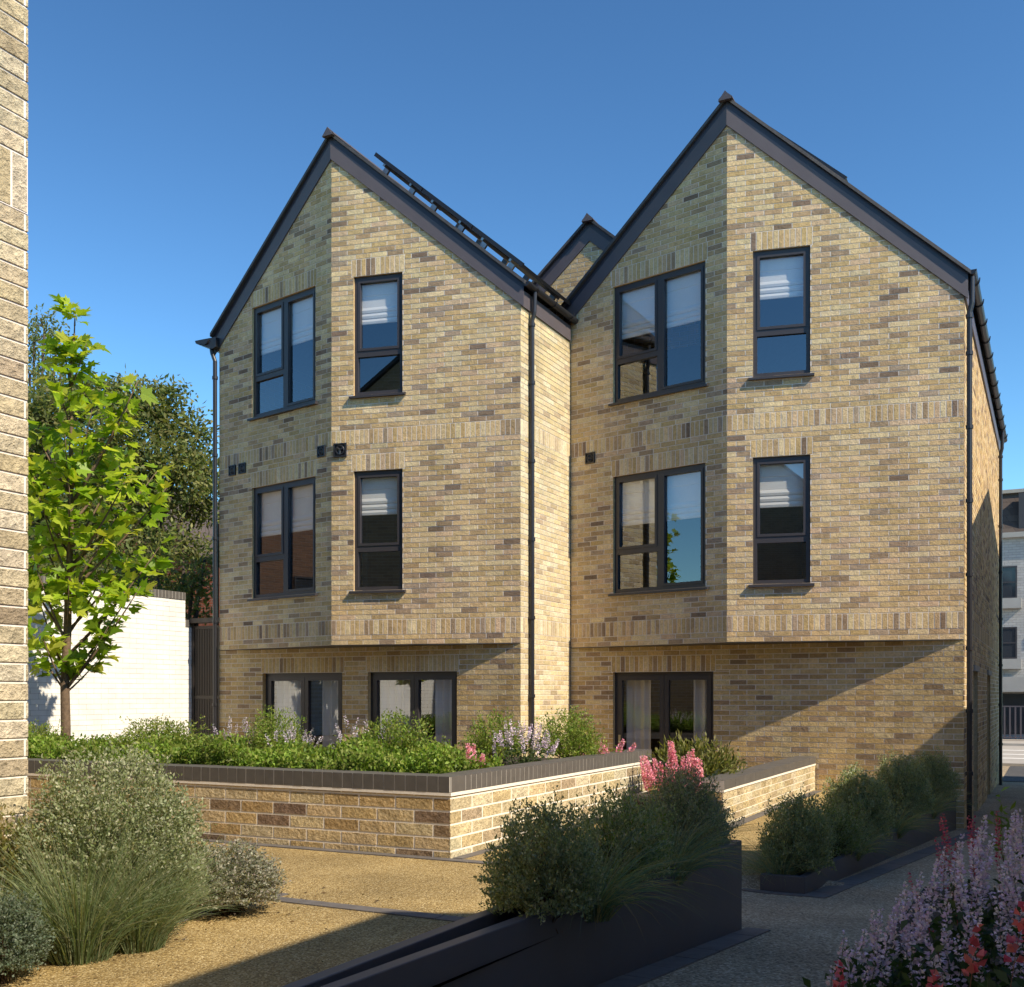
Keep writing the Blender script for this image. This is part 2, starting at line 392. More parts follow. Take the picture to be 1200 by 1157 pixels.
def window(house, pl, u0, u1, z0, z1, kind, drop, seed, label=None):
    fr, pn = MB(), MB(); t = .058
    pl.box(fr, u0, u1, z0, z0 + t, -.115, -.040); pl.box(fr, u0, u1, z1 - t, z1, -.115, -.040)
    pl.box(fr, u0, u0 + t, z0 + t, z1 - t, -.115, -.040); pl.box(fr, u1 - t, u1, z0 + t, z1 - t, -.115, -.040)
    zt = z0 + .63
    if kind == 'double':
        um = u0 + (u1 - u0) * .505; mw = .045
        pl.box(fr, um - mw, um + mw, z0 + t, z1 - t, -.115, -.040)
        pl.box(fr, u0 + t, um - mw, zt - .04, zt + .04, -.115, -.041)
        light(pl, fr, pn, u0 + t, um - mw, zt + .04, z1 - t, True); light(pl, fr, pn, u0 + t, um - mw, z0 + t, zt - .04, False)
        light(pl, fr, pn, um + mw, u1 - t, z0 + t, z1 - t, True)
    else:
        pl.box(fr, u0 + t, u1 - t, zt - .045, zt + .045, -.115, -.041)
        light(pl, fr, pn, u0 + t, u1 - t, zt + .045, z1 - t, True); light(pl, fr, pn, u0 + t, u1 - t, z0 + t, zt - .045, False)
    w = fr.build('window', M['frame'], house)
    if label: w['label'] = label
    pn.build('pane', M['glass'], w)
    if drop:
        if kind == 'double':
            blind(pl, w, u0 + .05, um - .012, z1 - .04, z1 - drop, seed); blind(pl, w, um + .012, u1 - .05, z1 - .04, z1 - drop, seed + 1)
        else: blind(pl, w, u0 + .05, u1 - .05, z1 - .04, z1 - drop, seed)
    s = MB()
    prof = [(-.13, z0 - .002), (-.13, z0 - .030), (.058, z0 - .050), (.058, z0 - .018), (.0, z0 - .002)]
    s.prism([pl.p(u0 - .055, z, d) for d, z in prof], pl.U * (u1 - u0 + .11)); s.build('sill', M['frame'], w)
    return w

def curtain(pl, door, u0, u1, z0, z1, seed):
    mb = MB(); rng = random.Random(seed); n = int((u1 - u0) / .012); ph = 0; pts = []
    for i in range(n + 1):
        ph += rng.uniform(.35, .75); pts.append((u0 + (u1 - u0) * i / n, -.24 + .035 * math.sin(ph) + .012 * math.sin(ph * .37 + 1)))
    for i in range(n):
        (a, da), (b, db) = pts[i], pts[i + 1]
        mb.quad([pl.p(a, z0, da), pl.p(b, z0, db), pl.p(b, z1, db), pl.p(a, z1, da)])
    return mb.build('curtain', M['curtain'], door, smooth=True)

def patio_door(house, pl, u0, u1, z0, z1, curtains, handle=None):
    fr, pn = MB(), MB(); t = .055; d0, d1 = -.14, -.075
    pl.box(fr, u0, u1, z1 - t, z1, d0, d1); pl.box(fr, u0, u0 + t, z0, z1 - t, d0, d1); pl.box(fr, u1 - t, u1, z0, z1 - t, d0, d1)
    pl.box(fr, u0 + t, u1 - t, z0, z0 + t, d0, d1)
    um = (u0 + u1) / 2 + .01
    for a, b in ((u0 + t, um - .003), (um + .003, u1 - t)):
        s = .07
        pl.box(fr, a, b, z1 - t - s, z1 - t, d0 + .01, d1 + .012); pl.box(fr, a, b, z0 + t, z0 + t + .1, d0 + .01, d1 + .012)
        pl.box(fr, a, a + s, z0 + t + .1, z1 - t - s, d0 + .01, d1 + .012); pl.box(fr, b - s, b, z0 + t + .1, z1 - t - s, d0 + .01, d1 + .012)
        pn.quad([pl.p(a + s, z0 + t + .1, -.105), pl.p(b - s, z0 + t + .1, -.105), pl.p(b - s, z1 - t - s, -.105), pl.p(a + s, z1 - t - s, -.105)])
    w = fr.build('patio_door', M['frame'], house); pn.build('pane', M['door_glass'], w)
    for i, (a, b) in enumerate(curtains): curtain(pl, w, a, b, z0 + .05, z1 - .03, int(u0 * 100) + i)
    if handle:
        h = MB(); uh = u0 + handle
        pl.box(h, uh - .017, uh + .017, z1 - 1.28, z1 - .98, d1 + .012, d1 + .022)
        h.tube([pl.p(uh, z1 - 1.09, d1 + .02), pl.p(uh, z1 - 1.09, d1 + .06), pl.p(uh + .13, z1 - 1.09, d1 + .06)], .010, 8)
        h.build('handle', M['steel'], w)
    return w

def vent(house, pl, u, z, s, fan=False):
    mb = MB(); h = s / 2
    pl.box(mb, u - h, u + h, z - h, z - h * .8, .002, .03); pl.box(mb, u - h, u + h, z + h * .8, z + h, .002, .03)
    pl.box(mb, u - h, u - h * .8, z - h * .8, z + h * .8, .002, .03); pl.box(mb, u + h * .8, u + h, z - h * .8, z + h * .8, .002, .03)
    pl.box(mb, u - h * .8, u + h * .8, z - h * .8, z + h * .8, .002, .008)
    rr = h * .62
    ring = [pl.p(u + rr * math.cos(t * PI / 9), z + rr * math.sin(t * PI / 9), .018) for t in range(19)]
    mb.tube(ring, h * .13, 6, cap=False)
    for k in range(4 if not fan else 3):
        a = k * PI / (4 if not fan else 1.5) + .4
        c, sn = math.cos(a) * rr, math.sin(a) * rr
        mb.tube([pl.p(u - (0 if fan else c), z - (0 if fan else sn), .016), pl.p(u + c, z + sn, .016)], h * .12 if not fan else h * .2, 5)
    return mb.build('vent', M['gutter'], house)

def barge(house, pl, ua, za, ub, zb, hb=.25):
    """board along the sloping edge of a gable from (ua,za) to (ub,zb), then its recessed trim"""
    b = MB(); b.prism([pl.p(ua, za, .004), pl.p(ub, zb, .004), pl.p(ub, zb + hb, .004), pl.p(ua, za + hb, .004)], pl.N * .020)
    o = b.build('barge_board', M['barge'], house)
    t = MB(); t.prism([pl.p(ua, za + hb, .004), pl.p(ub, zb + hb, .004), pl.p(ub, zb + hb + .10, .004), pl.p(ua, za + hb + .10, .004)], pl.N * .012)
    t.build('verge_trim', M['trim'], o)

def roof(house, ridge, le, re, yb):
    """ridge, left eave and right eave at the front edge; yb: where the roof ends at the back"""
    mb = MB(); th = .055
    for e in (le, re):
        r, e = Vector(ridge), Vector(e); rb, eb = Vector((r.x, yb, r.z)), Vector((e.x, yb, e.z))
        low = [r, e, eb, rb]; mb.hexa([p - Z3 * th for p in low] + low)
    o = mb.build('roof', M['slate'], house)
    t = MB(); r = Vector(ridge); sl = (r.z - le[2]) / (r.x - le[0]); w = .10; y = r.y - .035
    pr = [(-w, -w * sl + .012), (0, .012), (w, -w * sl + .012), (w, -w * sl + .028), (0, .038), (-w, -w * sl + .028)]
    while y < yb:
        t.prism([(r.x + a, y, r.z + b) for a, b in pr], (0, min(.44, yb - y), 0)); y += .45
    c = [(r.x - w, r.y - .055, r.z - w * sl - .005), (r.x + w, r.y - .055, r.z - w * sl - .005), (r.x, r.y - .055, r.z + .042)]
    t.prism(c, (0, .06, 0)); t.build('ridge_tile', M['barge'], o)
    return o

def gutter(house, a, b, rad=.062, brackets=0):
    a, b = Vector(a), Vector(b); d = (b - a).normalized(); s = Vector((-d.y, d.x, 0)); mb = MB(); n = 8; k = len(mb.v)
    pts = [(math.cos(PI + PI * i / n) * rad, math.sin(PI + PI * i / n) * rad) for i in range(n + 1)]
    out = [a + s * x + Z3 * z for x, z in pts] + [a + s * x * .9 + Z3 * (z * .9 + .002) for x, z in reversed(pts)]
    mb.prism(out, b - a)
    mb.quad([a + s * x + Z3 * z + d * .002 for x, z in pts]); mb.quad([b + s * x + Z3 * z - d * .002 for x, z in pts])
    for i in range(brackets):
        p = a + (b - a) * ((i + .5) / brackets)
        mb.tube([p + s * x * 1.14 + Z3 * z * 1.14 for x, z in [(rad * 1.05, .03)] + [(q[0], q[1]) for q in reversed(pts)] + [(-rad * 1.05, .03)]], .009, 5)
    return mb.build('gutter', M['gutter'], house)

def downpipe(house, path, rad=.036, collars=()):
    mb = MB(); mb.tube(path, rad, 12)
    P = Vector(path[0])
    for z in collars: mb.tube([(P.x, P.y, z - .025), (P.x, P.y, z + .025)], rad * 1.35, 12)
    return mb.build('downpipe', M['gutter'], house, smooth=False)

def brick_part(name, mb, house, mats=('brick', 'mortar')):
    return mb.build(name, [M[m] for m in mats], house, color=True)

# ------------------------------------------------------------------ the two gabled houses
def gabled_house(name, label, L, A, R, zL, zA, zR, yb, dwin, doors, seed, base):
    h = thing(name, (A[0], R[1] + 3, base), label, 'house', 'gabled buff brick houses')
    pL, pR, pG = Plane(L, A), Plane(A, R), Plane(L, R)
    zz = [(7.681, 5.885), (4.743, 2.94)]
    hl = [(dwin[0], dwin[1], b, t) for t, b in zz]; hr = [(.361, 1.150, b, t) for t, b in zz]
    bands = [(OV + 2 * ROW, OV + 5 * ROW), (OV + 40 * ROW, OV + 43 * ROW)]
    mb = MB()
    for pl, ho, z0, z1, sd in ((pL, hl, zL, zA, 1), (pR, hr, zA, zR, 2)):
        prof = [(0, OV), (pl.w, OV), (pl.w, z1 + .04), (0, z0 + .04)]
        so_ = [(0, pl.w, a, b) for a, b in bands] + [(q[0] - .03, q[1] + .03, q[3], OV + ROW * (77 if q[3] > 6 else 38)) for q in ho]
        bricks(mb, pl, prof, OV, ho, so_, seed=seed * 10 + sd)
    brick_part('gable_wall', mb, h)
    mb = MB(); dh = [(a, b, base, 1.72) for a, b in doors]
    bricks(mb, pG, [(0, -.9), (pG.w, -.9), (pG.w, OV - .010), (0, OV - .010)], OV, dh, [(a - .03, b + .03, 1.72, OV - 2 * ROW) for a, b in doors], pal=GOLD, seed=seed * 10 + 5, reveal=.16)
    brick_part('ground_wall', mb, h)
    mb = MB(); mb.prism([Vector((*L, OV - .008)), Vector((*A, OV - .008)) + Vector((0, .012, 0)), Vector((*R, OV - .008))], (0, 0, .006)); mb.build('soffit', M['soffit'], h)
    # the shell behind: back wall, hidden flanks and dark rooms
    mb = MB(); x0, x1, y0 = L[0], R[0], R[1]
    zt = zA + .3
    mb.quad([(x0, yb, -.9), (x1, yb, -.9), (x1, yb, zR + .3), (A[0], yb, zt), (x0, yb, zL + .3)])
    mb.build('back_wall', M['flat_brick'], h)
    rm = MB(); i0, i1 = x0 + .15, x1 - .15
    yw = y0 + 1.5 if seed == 1 else y0 + 4.2
    yw = y0 + 4.2
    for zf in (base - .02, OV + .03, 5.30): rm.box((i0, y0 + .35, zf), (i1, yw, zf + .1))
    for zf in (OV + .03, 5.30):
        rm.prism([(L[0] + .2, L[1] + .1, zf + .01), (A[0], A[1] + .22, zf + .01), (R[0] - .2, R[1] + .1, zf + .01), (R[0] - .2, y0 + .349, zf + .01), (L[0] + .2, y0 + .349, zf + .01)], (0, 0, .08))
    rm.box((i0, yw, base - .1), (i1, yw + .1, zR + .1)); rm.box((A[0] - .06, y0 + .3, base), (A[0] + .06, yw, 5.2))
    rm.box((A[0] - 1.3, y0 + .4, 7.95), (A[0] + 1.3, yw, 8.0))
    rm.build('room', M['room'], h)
    for (t, b), dl, dr, sd in zip(zz, (.76, .80) if seed == 1 else (.81, .77), (.70, .66) if seed == 1 else (.67, .71), (3, 5)):
        window(h, pL, dwin[0], dwin[1], b, t, 'double', dl, seed * 100 + sd); window(h, pR, .361, 1.150, b, t, 'single', dr, seed * 100 + sd + 50)
    barge(h, pL, -.12, zL - .12 * (zA - zL) / pL.w, pL.w + .010, zA)
    barge(h, pR, -.010, zA, pR.w + .05, zR - .05 * (zA - zR) / pR.w)
    sl, sr = (zA - zL) / (A[0] - L[0]), (zA - zR) / (R[0] - A[0]); up = .405
    roof(h, (A[0], A[1] - .055, zA + up), (L[0] - .16, L[1] - .055, zL + up - .16 * sl), (R[0] + .09, R[1] - .055, zR + up - .09 * sr), yb + .15)
    return h, pL, pR, pG

L1, A1, R1 = (-12.548, 13.948), (-9.796, 13.348), (-6.887, 13.948)
L2, A2, R2 = (-6.884, 15.748), (-4.170, 15.116), (-1.081, 15.748)
h1, p1l, p1r, p1g = gabled_house('brick_house', 'gabled buff brick house with solar panels on its roof, beside the white garden wall', L1, A1, R1, 7.195, 9.504, 7.019, 24.0,
                                 (.880, 2.448), [(.925, 2.519), (3.007, 4.601)], 1, -.42)
h2, p2l, p2r, p2g = gabled_house('brick_house', 'taller gabled buff brick house on the alley corner, behind the dark planters', L2, A2, R2, 7.312, 9.518, 6.768, 26.6,
                                 (.818, 2.437), [(.724, 2.332)], 2, -.42)
# house 1: doors, flank facing the yard, gutters, pipes, vents
patio_door(h1, p1g, .925, 2.519, -.42, 1.72, [(1.04, 1.60), (1.98, 2.46)])
patio_door(h1, p1g, 3.007, 4.601, -.42, 1.72, [(3.10, 3.72), (4.10, 4.54)])
ps = Plane(R1, (R1[0], 15.74)); mb = MB()
bricks(mb, ps, [(0, -.9), (ps.w, -.9), (ps.w, 7.03), (0, 7.03)], OV, (), [(0, ps.w, OV + 2 * ROW, OV + 5 * ROW), (0, ps.w, OV + 40 * ROW, OV + 43 * ROW)], pal=CREAM, seed=77)
brick_part('side_wall', mb, h1)
for q in ([(L1[0], 24, -.9), (L1[0], L1[1], -.9), (L1[0], L1[1], 7.4), (L1[0], 24, 7.4)], [(R1[0] - .02, 15.74, -.9), (R1[0] - .02, 24, -.9), (R1[0] - .02, 24, 7.3), (R1[0] - .02, 15.74, 7.3)]):
    mb = MB(); mb.quad(q); mb.build('flank_wall', M['flat_brick'], h1)
mb = MB(); mb.box((R1[0] - .01, R1[1] + .012, 7.0), (R1[0] + .028, 15.70, 7.235)); mb.build('fascia', M['barge'], h1)
gutter(h1, (R1[0] + .095, R1[1] - .03, 7.325), (R1[0] + .095, 15.80, 7.325), brackets=3)
downpipe(h1, [(-6.835, 14.225, -.5), (-6.835, 14.225, 6.86), (-6.80, 14.225, 6.98), (-6.792, 14.225, 7.27)], .034, (.2, 1.35, 2.5, 3.65, 4.8, 5.95, 6.8))
downpipe(h1, [(-12.60, 13.90, -.1), (-12.60, 13.90, 6.98), (-12.66, 13.90, 7.12), (-12.68, 13.90, 7.24)], .036, (1.2, 2.6, 4.0, 5.4, 6.7))
gutter(h1, (-12.74, 13.80, 7.33), (-12.74, 24.0, 7.33), .075)
mb = MB(); mb.prism([(-12.98, 13.83, 7.36), (-12.96, 13.83, 7.31), (-12.60, 13.83, 7.17), (-12.52, 13.83, 7.20), (-12.52, 13.83, 7.36)], (0, 10, 0)); mb.build('box_eave', M['gutter'], h1)
for u in (.373, .637): vent(h1, p1l, u, 5.095, .17)
vent(h1, p1l, 2.60, 5.095, .17); vent(h1, p1r, .147, 5.073, .21, True); vent(h2, p2l, .388, 5.093, .17)
# house 2
patio_door(h2, p2g, .724, 2.332, -.42, 1.72, [(.86, 1.27), (1.96, 2.23)], handle=.085)
ps = Plane(R2, (R2[0], 26.6)); mb = MB(); sd = [(1.95, 2.95, -.52, 1.73), (5.75, 6.75, -.55, 1.73)]
bricks(mb, ps, [(0, -.9), (ps.w, -.9), (ps.w, 6.80), (0, 6.80)], OV, sd, [(0, ps.w, OV + 2 * ROW, OV + 5 * ROW), (0, ps.w, OV + 40 * ROW, OV + 43 * ROW)], seed=78, reveal=.2)
brick_part('side_wall', mb, h2)
for (a, b, c, d) in sd:
    fr = MB(); ps.box(fr, a, b, c, d, -.2, -.15); ps.box(fr, a, a + .07, c, d, -.149, -.11); ps.box(fr, b - .07, b, c, d, -.149, -.11); ps.box(fr, a + .07, b - .07, d - .07, d, -.149, -.11)
    o = fr.build('side_door', M['frame'], h2)
    s = MB(); ps.box(s, a - .04, b + .04, c - .09, c - .002, -.15, .05); s.build('threshold', M['paving'], o)
    s = MB(); ps.box(s, a - .03, b + .03, d + .002, d + .09, -.1, .03); s.build('lintel', M['paving'], o)
mb = MB(); mb.quad([(L2[0], 26.6, 6), (L2[0], L2[1], 6), (L2[0], L2[1], 7.5), (L2[0], 26.6, 7.5)]); mb.build('flank_wall', M['flat_brick'], h2)
mb = MB(); mb.box((R2[0] - .01, R2[1] + .012, 6.75), (R2[0] + .028, 26.6, 6.99)); mb.build('fascia', M['barge'], h2)
gutter(h2, (R2[0] + .10, R2[1] - .03, 7.10), (R2[0] + .10, 26.6, 7.10), brackets=12)
for y in (15.80, 25.45):
    downpipe(h2, [(-1.015, y, -.7), (-1.015, y, 6.55), (-.985, y, 6.68), (-.983, y, 7.03)], .036, (.3, 1.15, 2.0, 3.0, 4.0, 5.0, 6.0, 6.5))
# the third gable in the valley between them
g3 = thing('brick_house', (-6.99, 18, 7), 'small brick gable peeping up in the valley between the two gabled houses', 'house')
pv = Plane((-8.9, 16.8), (-5.1, 16.8)); mb = MB(); za = 9.03; zl, zr = za - .87 * 1.91, za - .87 * 1.89
bricks(mb, pv, [(0, 7), (3.8, 7), (3.8, zr + .03), (1.91, za + .03), (0, zl + .03)], OV, seed=91); brick_part('gable_wall', mb, g3)
pa, pb = Plane((-8.9, 16.8), (-6.99, 16.8)), Plane((-6.99, 16.8), (-5.1, 16.8))
barge(g3, pa, 0, zl, 1.91, za, .23); barge(g3, pb, 0, za, 1.89, zr, .23)
roof(g3, (-6.99, 16.72, za + .385), (-8.95, 16.72, zl + .345), (-5.05, 16.72, zr + .345), 22)

# solar panels: three seen edge-on over the verge of house 1, a low one on house 2
def solar(ridge, slope, s0, s1, y0, y1, lift, label, group):
    d = Vector((1, 0, -slope)).normalized(); n = Vector((slope, 0, 1)).normalized(); r = Vector(ridge)
    q = lambda s, y, k: r + d * s + n * k + Vector((0, y - r.y, 0))
    def slab(mb, a, b, ya, yb_, k0, k1): mb.hexa([q(a, ya, k0), q(b, ya, k0), q(b, yb_, k0), q(a, yb_, k0), q(a, ya, k1), q(b, ya, k1), q(b, yb_, k1), q(a, yb_, k1)])
    t = thing('solar_panel', q((s0 + s1) / 2, (y0 + y1) / 2, 0), label, 'solar panel', group)
    mb = MB()
    slab(mb, s0, s1, y0, y0 + .035, lift, lift + .06); slab(mb, s0, s1, y1 - .035, y1, lift, lift + .045)
    slab(mb, s0, s0 + .035, y0 + .035, y1 - .035, lift, lift + .045); slab(mb, s1 - .035, s1, y0 + .035, y1 - .035, lift, lift + .045)
    mb.build('frame', M['gutter'], t)
    mb = MB(); slab(mb, s0 + .035, s1 - .035, y0 + .035, y1 - .035, lift + .012, lift + .038); mb.build('cell_sheet', M['panel'], t)
    for k in (.22, .78):
        s = s0 + (s1 - s0) * k
        mb = MB(); slab(mb, s - .02, s + .02, y0 + .02, y1 - .02, lift - .04, lift)
        slab(mb, s - .05, s + .05, y0 + .12, y0 + .16, .002, lift - .04); slab(mb, s - .05, s + .05, y1 - .2, y1 - .16, .002, lift - .04)
        mb.build('rail', M['steel'], t)
rz = 9.504 + .405
for i, (a, b, w) in enumerate([(.38, 1.50, 'top'), (1.52, 2.64, 'middle'), (2.66, 3.74, 'bottom')]):
    solar((A1[0], 13.26, rz), .854, a, b, 13.95, 15.7, .115, '%s one of three solar panels seen edge-on along the house roof slope' % w, 'solar panels on the roof')
solar((A2[0], 15.03, 9.518 + .405), .89, .12, 2.02, 15.62, 17.3, .045, 'flat solar panel lying near the ridge of the taller corner house', 'solar panels on the roof')
# ------------------------------------------------------------------ ground
def sm(a, b, x):
    t = min(1, max(0, (x - a) / (b - a))); return t * t * (3 - 2 * t)
def p1x(y): return -1.622 - .063 * (6.2 - y)            # kerb-side face of the long planter
def p2x(y): return -1.695 + .0709 * (y - 8.344)          # kerb-side face of the second planter
RZ = [(-60, .30), (0, .27), (4.29, .125), (6.2, 0), (8.34, -.157), (15.75, -.455), (26.6, -.60), (900, -.60)]
def ramp_z(y):
    for (a, za), (b, zb) in zip(RZ, RZ[1:]):
        if y <= b: return za + (zb - za) * (y - a) / (b - a)
def edge(y):
    if y < 6.2: return p1x(y) - .2
    if y < 8.3: t = (y - 6.2) / 2.1; return (p1x(6.2) - .2) * (1 - t) + (p2x(8.3) - .75) * t
    if y < 9.0: return p2x(y) - .17 - .58 * (9.0 - y) / .7
    return p2x(min(y, 15.75)) - .17
def gz(x, y):
    e = edge(y); wdt = .12 if (y < 6.1 or y > 9.0) else .40
    t = sm(e - wdt, e + wdt, x); z0 = 0 if y < 17 else -.6 * sm(17, 26, y)
    return z0 * (1 - t) + ramp_z(y) * t
def grid(name, rows, mat, label=None):
    v, f = [], []; w = len(rows[0])
    for r in rows: v += r
    for j in range(len(rows) - 1):
        for i in range(w - 1): k = j * w + i; f.append((k, k + 1, k + w + 1, k + w))
    me = bpy.data.meshes.new(name); me.from_pydata(v, [], f); me.materials.append(mat)
    me.polygons.foreach_set('use_smooth', [True] * len(f)); me.update()
    o = bpy.data.objects.new(name, me); COL.objects.link(o); o['kind'] = 'structure'; return o
ys = sorted(set([-600, -200, -60, -20, -8] + [round(-4 + .25 * i, 3) for i in range(88)] + [6.2, 8.3, 9.0, 18, 20, 23, 26.6, 34]))
xsR = [0, .05, .1, .15, .2, .3, .45, .6, .9, 1.3, 2, 3, 5, 9, 20, 60, 200, 600]; xsL = [600, 200, 60, 25, 14, 9, 6, 4, 2.5, 1.5, 1, .6, .45, .3, .2, .1, .05, 0]
grid('terrace', [[(edge(y) - d, y, gz(edge(y) - d, y)) for d in xsL] for y in ys], M['gravel'])
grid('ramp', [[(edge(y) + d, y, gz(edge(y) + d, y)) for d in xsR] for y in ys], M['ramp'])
grid('far_ground', [[(x, y, -.604 if y < 900 else -.7) for x in (-1500, 0, 1500)] for y in (33.9, 100, 2500)], M['asphalt'])
def sheet(name, pts, mat, th=.012):
    mb = MB(); mb.prism(pts, (0, 0, th)); o = mb.build(name, mat); o['kind'] = 'structure'; return o
sheet('passage_paving', [(-1.05, 26.7, -.592), (3, 26.7, -.592), (3, 32.4, -.592), (-1.05, 32.4, -.592)], M['asphalt'], .006)
sheet('pavement', [(-40, 32.5, -.62), (40, 32.5, -.62), (40, 34.6, -.62), (-40, 34.6, -.62)], M['paving'], .10)
sheet('street', [(-60, 34.6, -.602), (60, 34.6, -.602), (60, 45.2, -.602), (-60, 45.2, -.602)], M['paving'], .010)
for y in (36.2, 38.6, 41.4): sheet('road_marking', [(-40, y, -.590), (40, y, -.590), (40, y + .35, -.590), (-40, y + .35, -.590)], M['line'], .004)
sheet('pavement', [(-60, 45.2, -.62), (60, 45.2, -.62), (60, 49.4, -.62), (-60, 49.4, -.62)], M['paving'], .12)
# paver lines set in the gravel
def pavers(name, a, b, width, length, th=.008, zf=None, gap=.006):
    a, b = Vector(a), Vector(b); d = b - a; d.z = 0; L = d.length; d.normalize(); s = Vector((-d.y, d.x, 0)) * width / 2; mb = MB(); n = max(1, round(L / length)); st = L / n
    for i in range(n):
        p, q = a + d * (i * st + gap / 2), a + d * ((i + 1) * st - gap / 2); e = R.uniform(-.001, .0015)
        c = [p - s, q - s, q + s, p + s]
        lo = [Vector((k.x, k.y, (zf(k.x, k.y) if zf else k.z) - .02)) for k in c]; hi = [Vector((k.x, k.y, (zf(k.x, k.y) if zf else k.z) + th + e)) for k in c]
        mb.hexa(lo + hi)
    o = mb.build(name, M['paver']); o['kind'] = 'structure'; return o
pavers('paver_strip', (-4.72, 5.72, 0), (-2.02, 5.68, 0), .12, .42)
pavers('paver_strip', (-4.80, 1.5, 0), (-4.74, 5.9, 0), .11, .42)
pavers('paver_strip', (-12, 7.715, 0), (-3.75, 7.715, 0), .11, .5)
pavers('paver_strip', (-4.44, 7.8, 0), (-4.44, 12.8, 0), .09, .5)
pavers('paver_strip', (-2.985, 10.85, 0), (-2.985, 15.6, 0), .11, .5)
pavers('paver_strip', (p1x(1.0) + .075, 1.0, 0), (p1x(6.28) + .075, 6.28, 0), .14, .30, zf=ramp_z and (lambda x, y: ramp_z(y)))
pavers('paver_strip', (p2x(8.22) + .09, 8.2, 0), (p2x(15.6) + .30, 15.6, 0), .18, .30, zf=lambda x, y: ramp_z(y))
pavers('paver_strip', (p2x(8.3) - .46, 8.245, 0), (p2x(8.3) + .02, 8.245, 0), .13, .22, zf=gz)

# ------------------------------------------------------------------ retaining walls round the raised beds
def coping(mb, pl, u0, u1, z0, z1, wid, pitch, over=.012):
    n = max(1, round((u1 - u0) / pitch)); w = (u1 - u0) / n
    for i in range(n):
        k = R.uniform(.86, 1.14); e = R.uniform(-.0008, .0008)
        pl.box(mb, u0 + i * w + .004, u0 + (i + 1) * w - .004, z0, z1 + e, -wid, over + e, 0, (k, k, k))
    pl.box(mb, u0, u1, z0 + .002, z1 - .003, -wid + .003, over - .002, 1)
ZC0, ZC1 = .555, .686
pF, pS = Plane((-12.2, 7.775), (-4.493, 7.775)), Plane((-4.493, 7.775), (-4.493, 12.775))
wl_ = thing('garden_wall', (-8, 8, 0), 'low block retaining wall with a dark brick coping, turning the corner round the raised bed', 'garden wall')
BLK = [((.58, .44, .24), 30), ((.52, .375, .18), 22), ((.61, .49, .29), 18), ((.43, .29, .14), 10), ((.29, .20, .125), 9), ((.24, .165, .11), 5)]
mb = MB(); bricks(mb, pF, [(0, -.1), (pF.w, -.1), (pF.w, ZC0 - .03), (0, ZC0 - .03)], ZC0 - .048 - .111 * 5, course=.111, blen=.377, joint=.019, pal=BLK, seed=21, rough=.0007, recess=.0032, perp=.0024)
bricks(mb, pS, [(0, -.1), (pS.w, -.1), (pS.w, ZC0 - .03), (0, ZC0 - .03)], ZC0 - .048 - .111 * 5, course=.111, blen=.377, joint=.018, pal=CREAM, seed=22, rough=.0007, recess=.0035, perp=.0024)
brick_part('block_face', mb, wl_, ('block', 'pale_mortar'))
mb = MB(); pF.box(mb, 0, pF.w + .012, ZC0 - .03, ZC0 - .002, -.2, .010); pS.box(mb, -.0, pS.w, ZC0 - .031, ZC0 - .003, -.2, .0105); mb.build('mortar_bed', M['pale_mortar'], wl_)
mb = MB(); coping(mb, pF, 0, pF.w - .002, ZC0, ZC1, .25, .109); coping(mb, pS, .0, .24, ZC0, ZC1 + .001, .25, .24); coping(mb, pS, .245, pS.w, ZC0, ZC1, .25, .095)
mb.build('coping', [M['coping'], M['coping_joint']], wl_)
mb = MB(); pF.box(mb, 0, pF.w - .2, -.1, ZC0 - .032, -.22, -.02); pS.box(mb, .02, pS.w - .002, -.1, ZC0 - .032, -.22, -.02); pS.box(mb, pS.w - .001, pS.w + .004, 0, ZC0 - .03, -.22, -.004); mb.build('core', M['pale_mortar'], wl_)
sheet('bed_soil', [(-13.2, 8.02, -.05), (-4.72, 8.02, -.05), (-4.72, 12.7, -.05), (-13.2, 12.7, -.05)], M['soil'], .60)
w2 = thing('garden_wall', (-3.2, 13.3, 0), 'short cream brick retaining wall running from the path to the corner house', 'garden wall')
p2 = Plane((-3.048, 10.90), (-3.048, 15.70)); p2e = Plane((-3.33, 10.90), (-3.048, 10.90))
mb = MB(); bricks(mb, p2, [(0, -.1), (p2.w, -.1), (p2.w, .36), (0, .36)], .36 - .083 * 5, course=.083, blen=.27, joint=.011, pal=CREAM, seed=31, recess=.005, perp=.002)
bricks(mb, p2e, [(0, -.1), (p2e.w, -.1), (p2e.w, .36), (0, .36)], .36 - .083 * 5, course=.083, blen=.27, joint=.011, pal=BUFF, seed=32, recess=.005, perp=.002)
brick_part('brick_face', mb, w2, ('block', 'pale_mortar'))
mb = MB(); p2.box(mb, 0, p2.w, .36, .385, -.27, .010); mb.build('mortar_bed', M['pale_mortar'], w2)
mb = MB(); coping(mb, p2, 0, p2.w, .386, .485, .27, .45); mb.build('coping', [M['coping'], M['coping_joint']], w2)
sheet('bed_soil', [(-4.2, 11.0, -.05), (-3.34, 11.0, -.05), (-3.34, 15.2, -.05), (-4.2, 15.2, -.05)], M['soil'], .30)

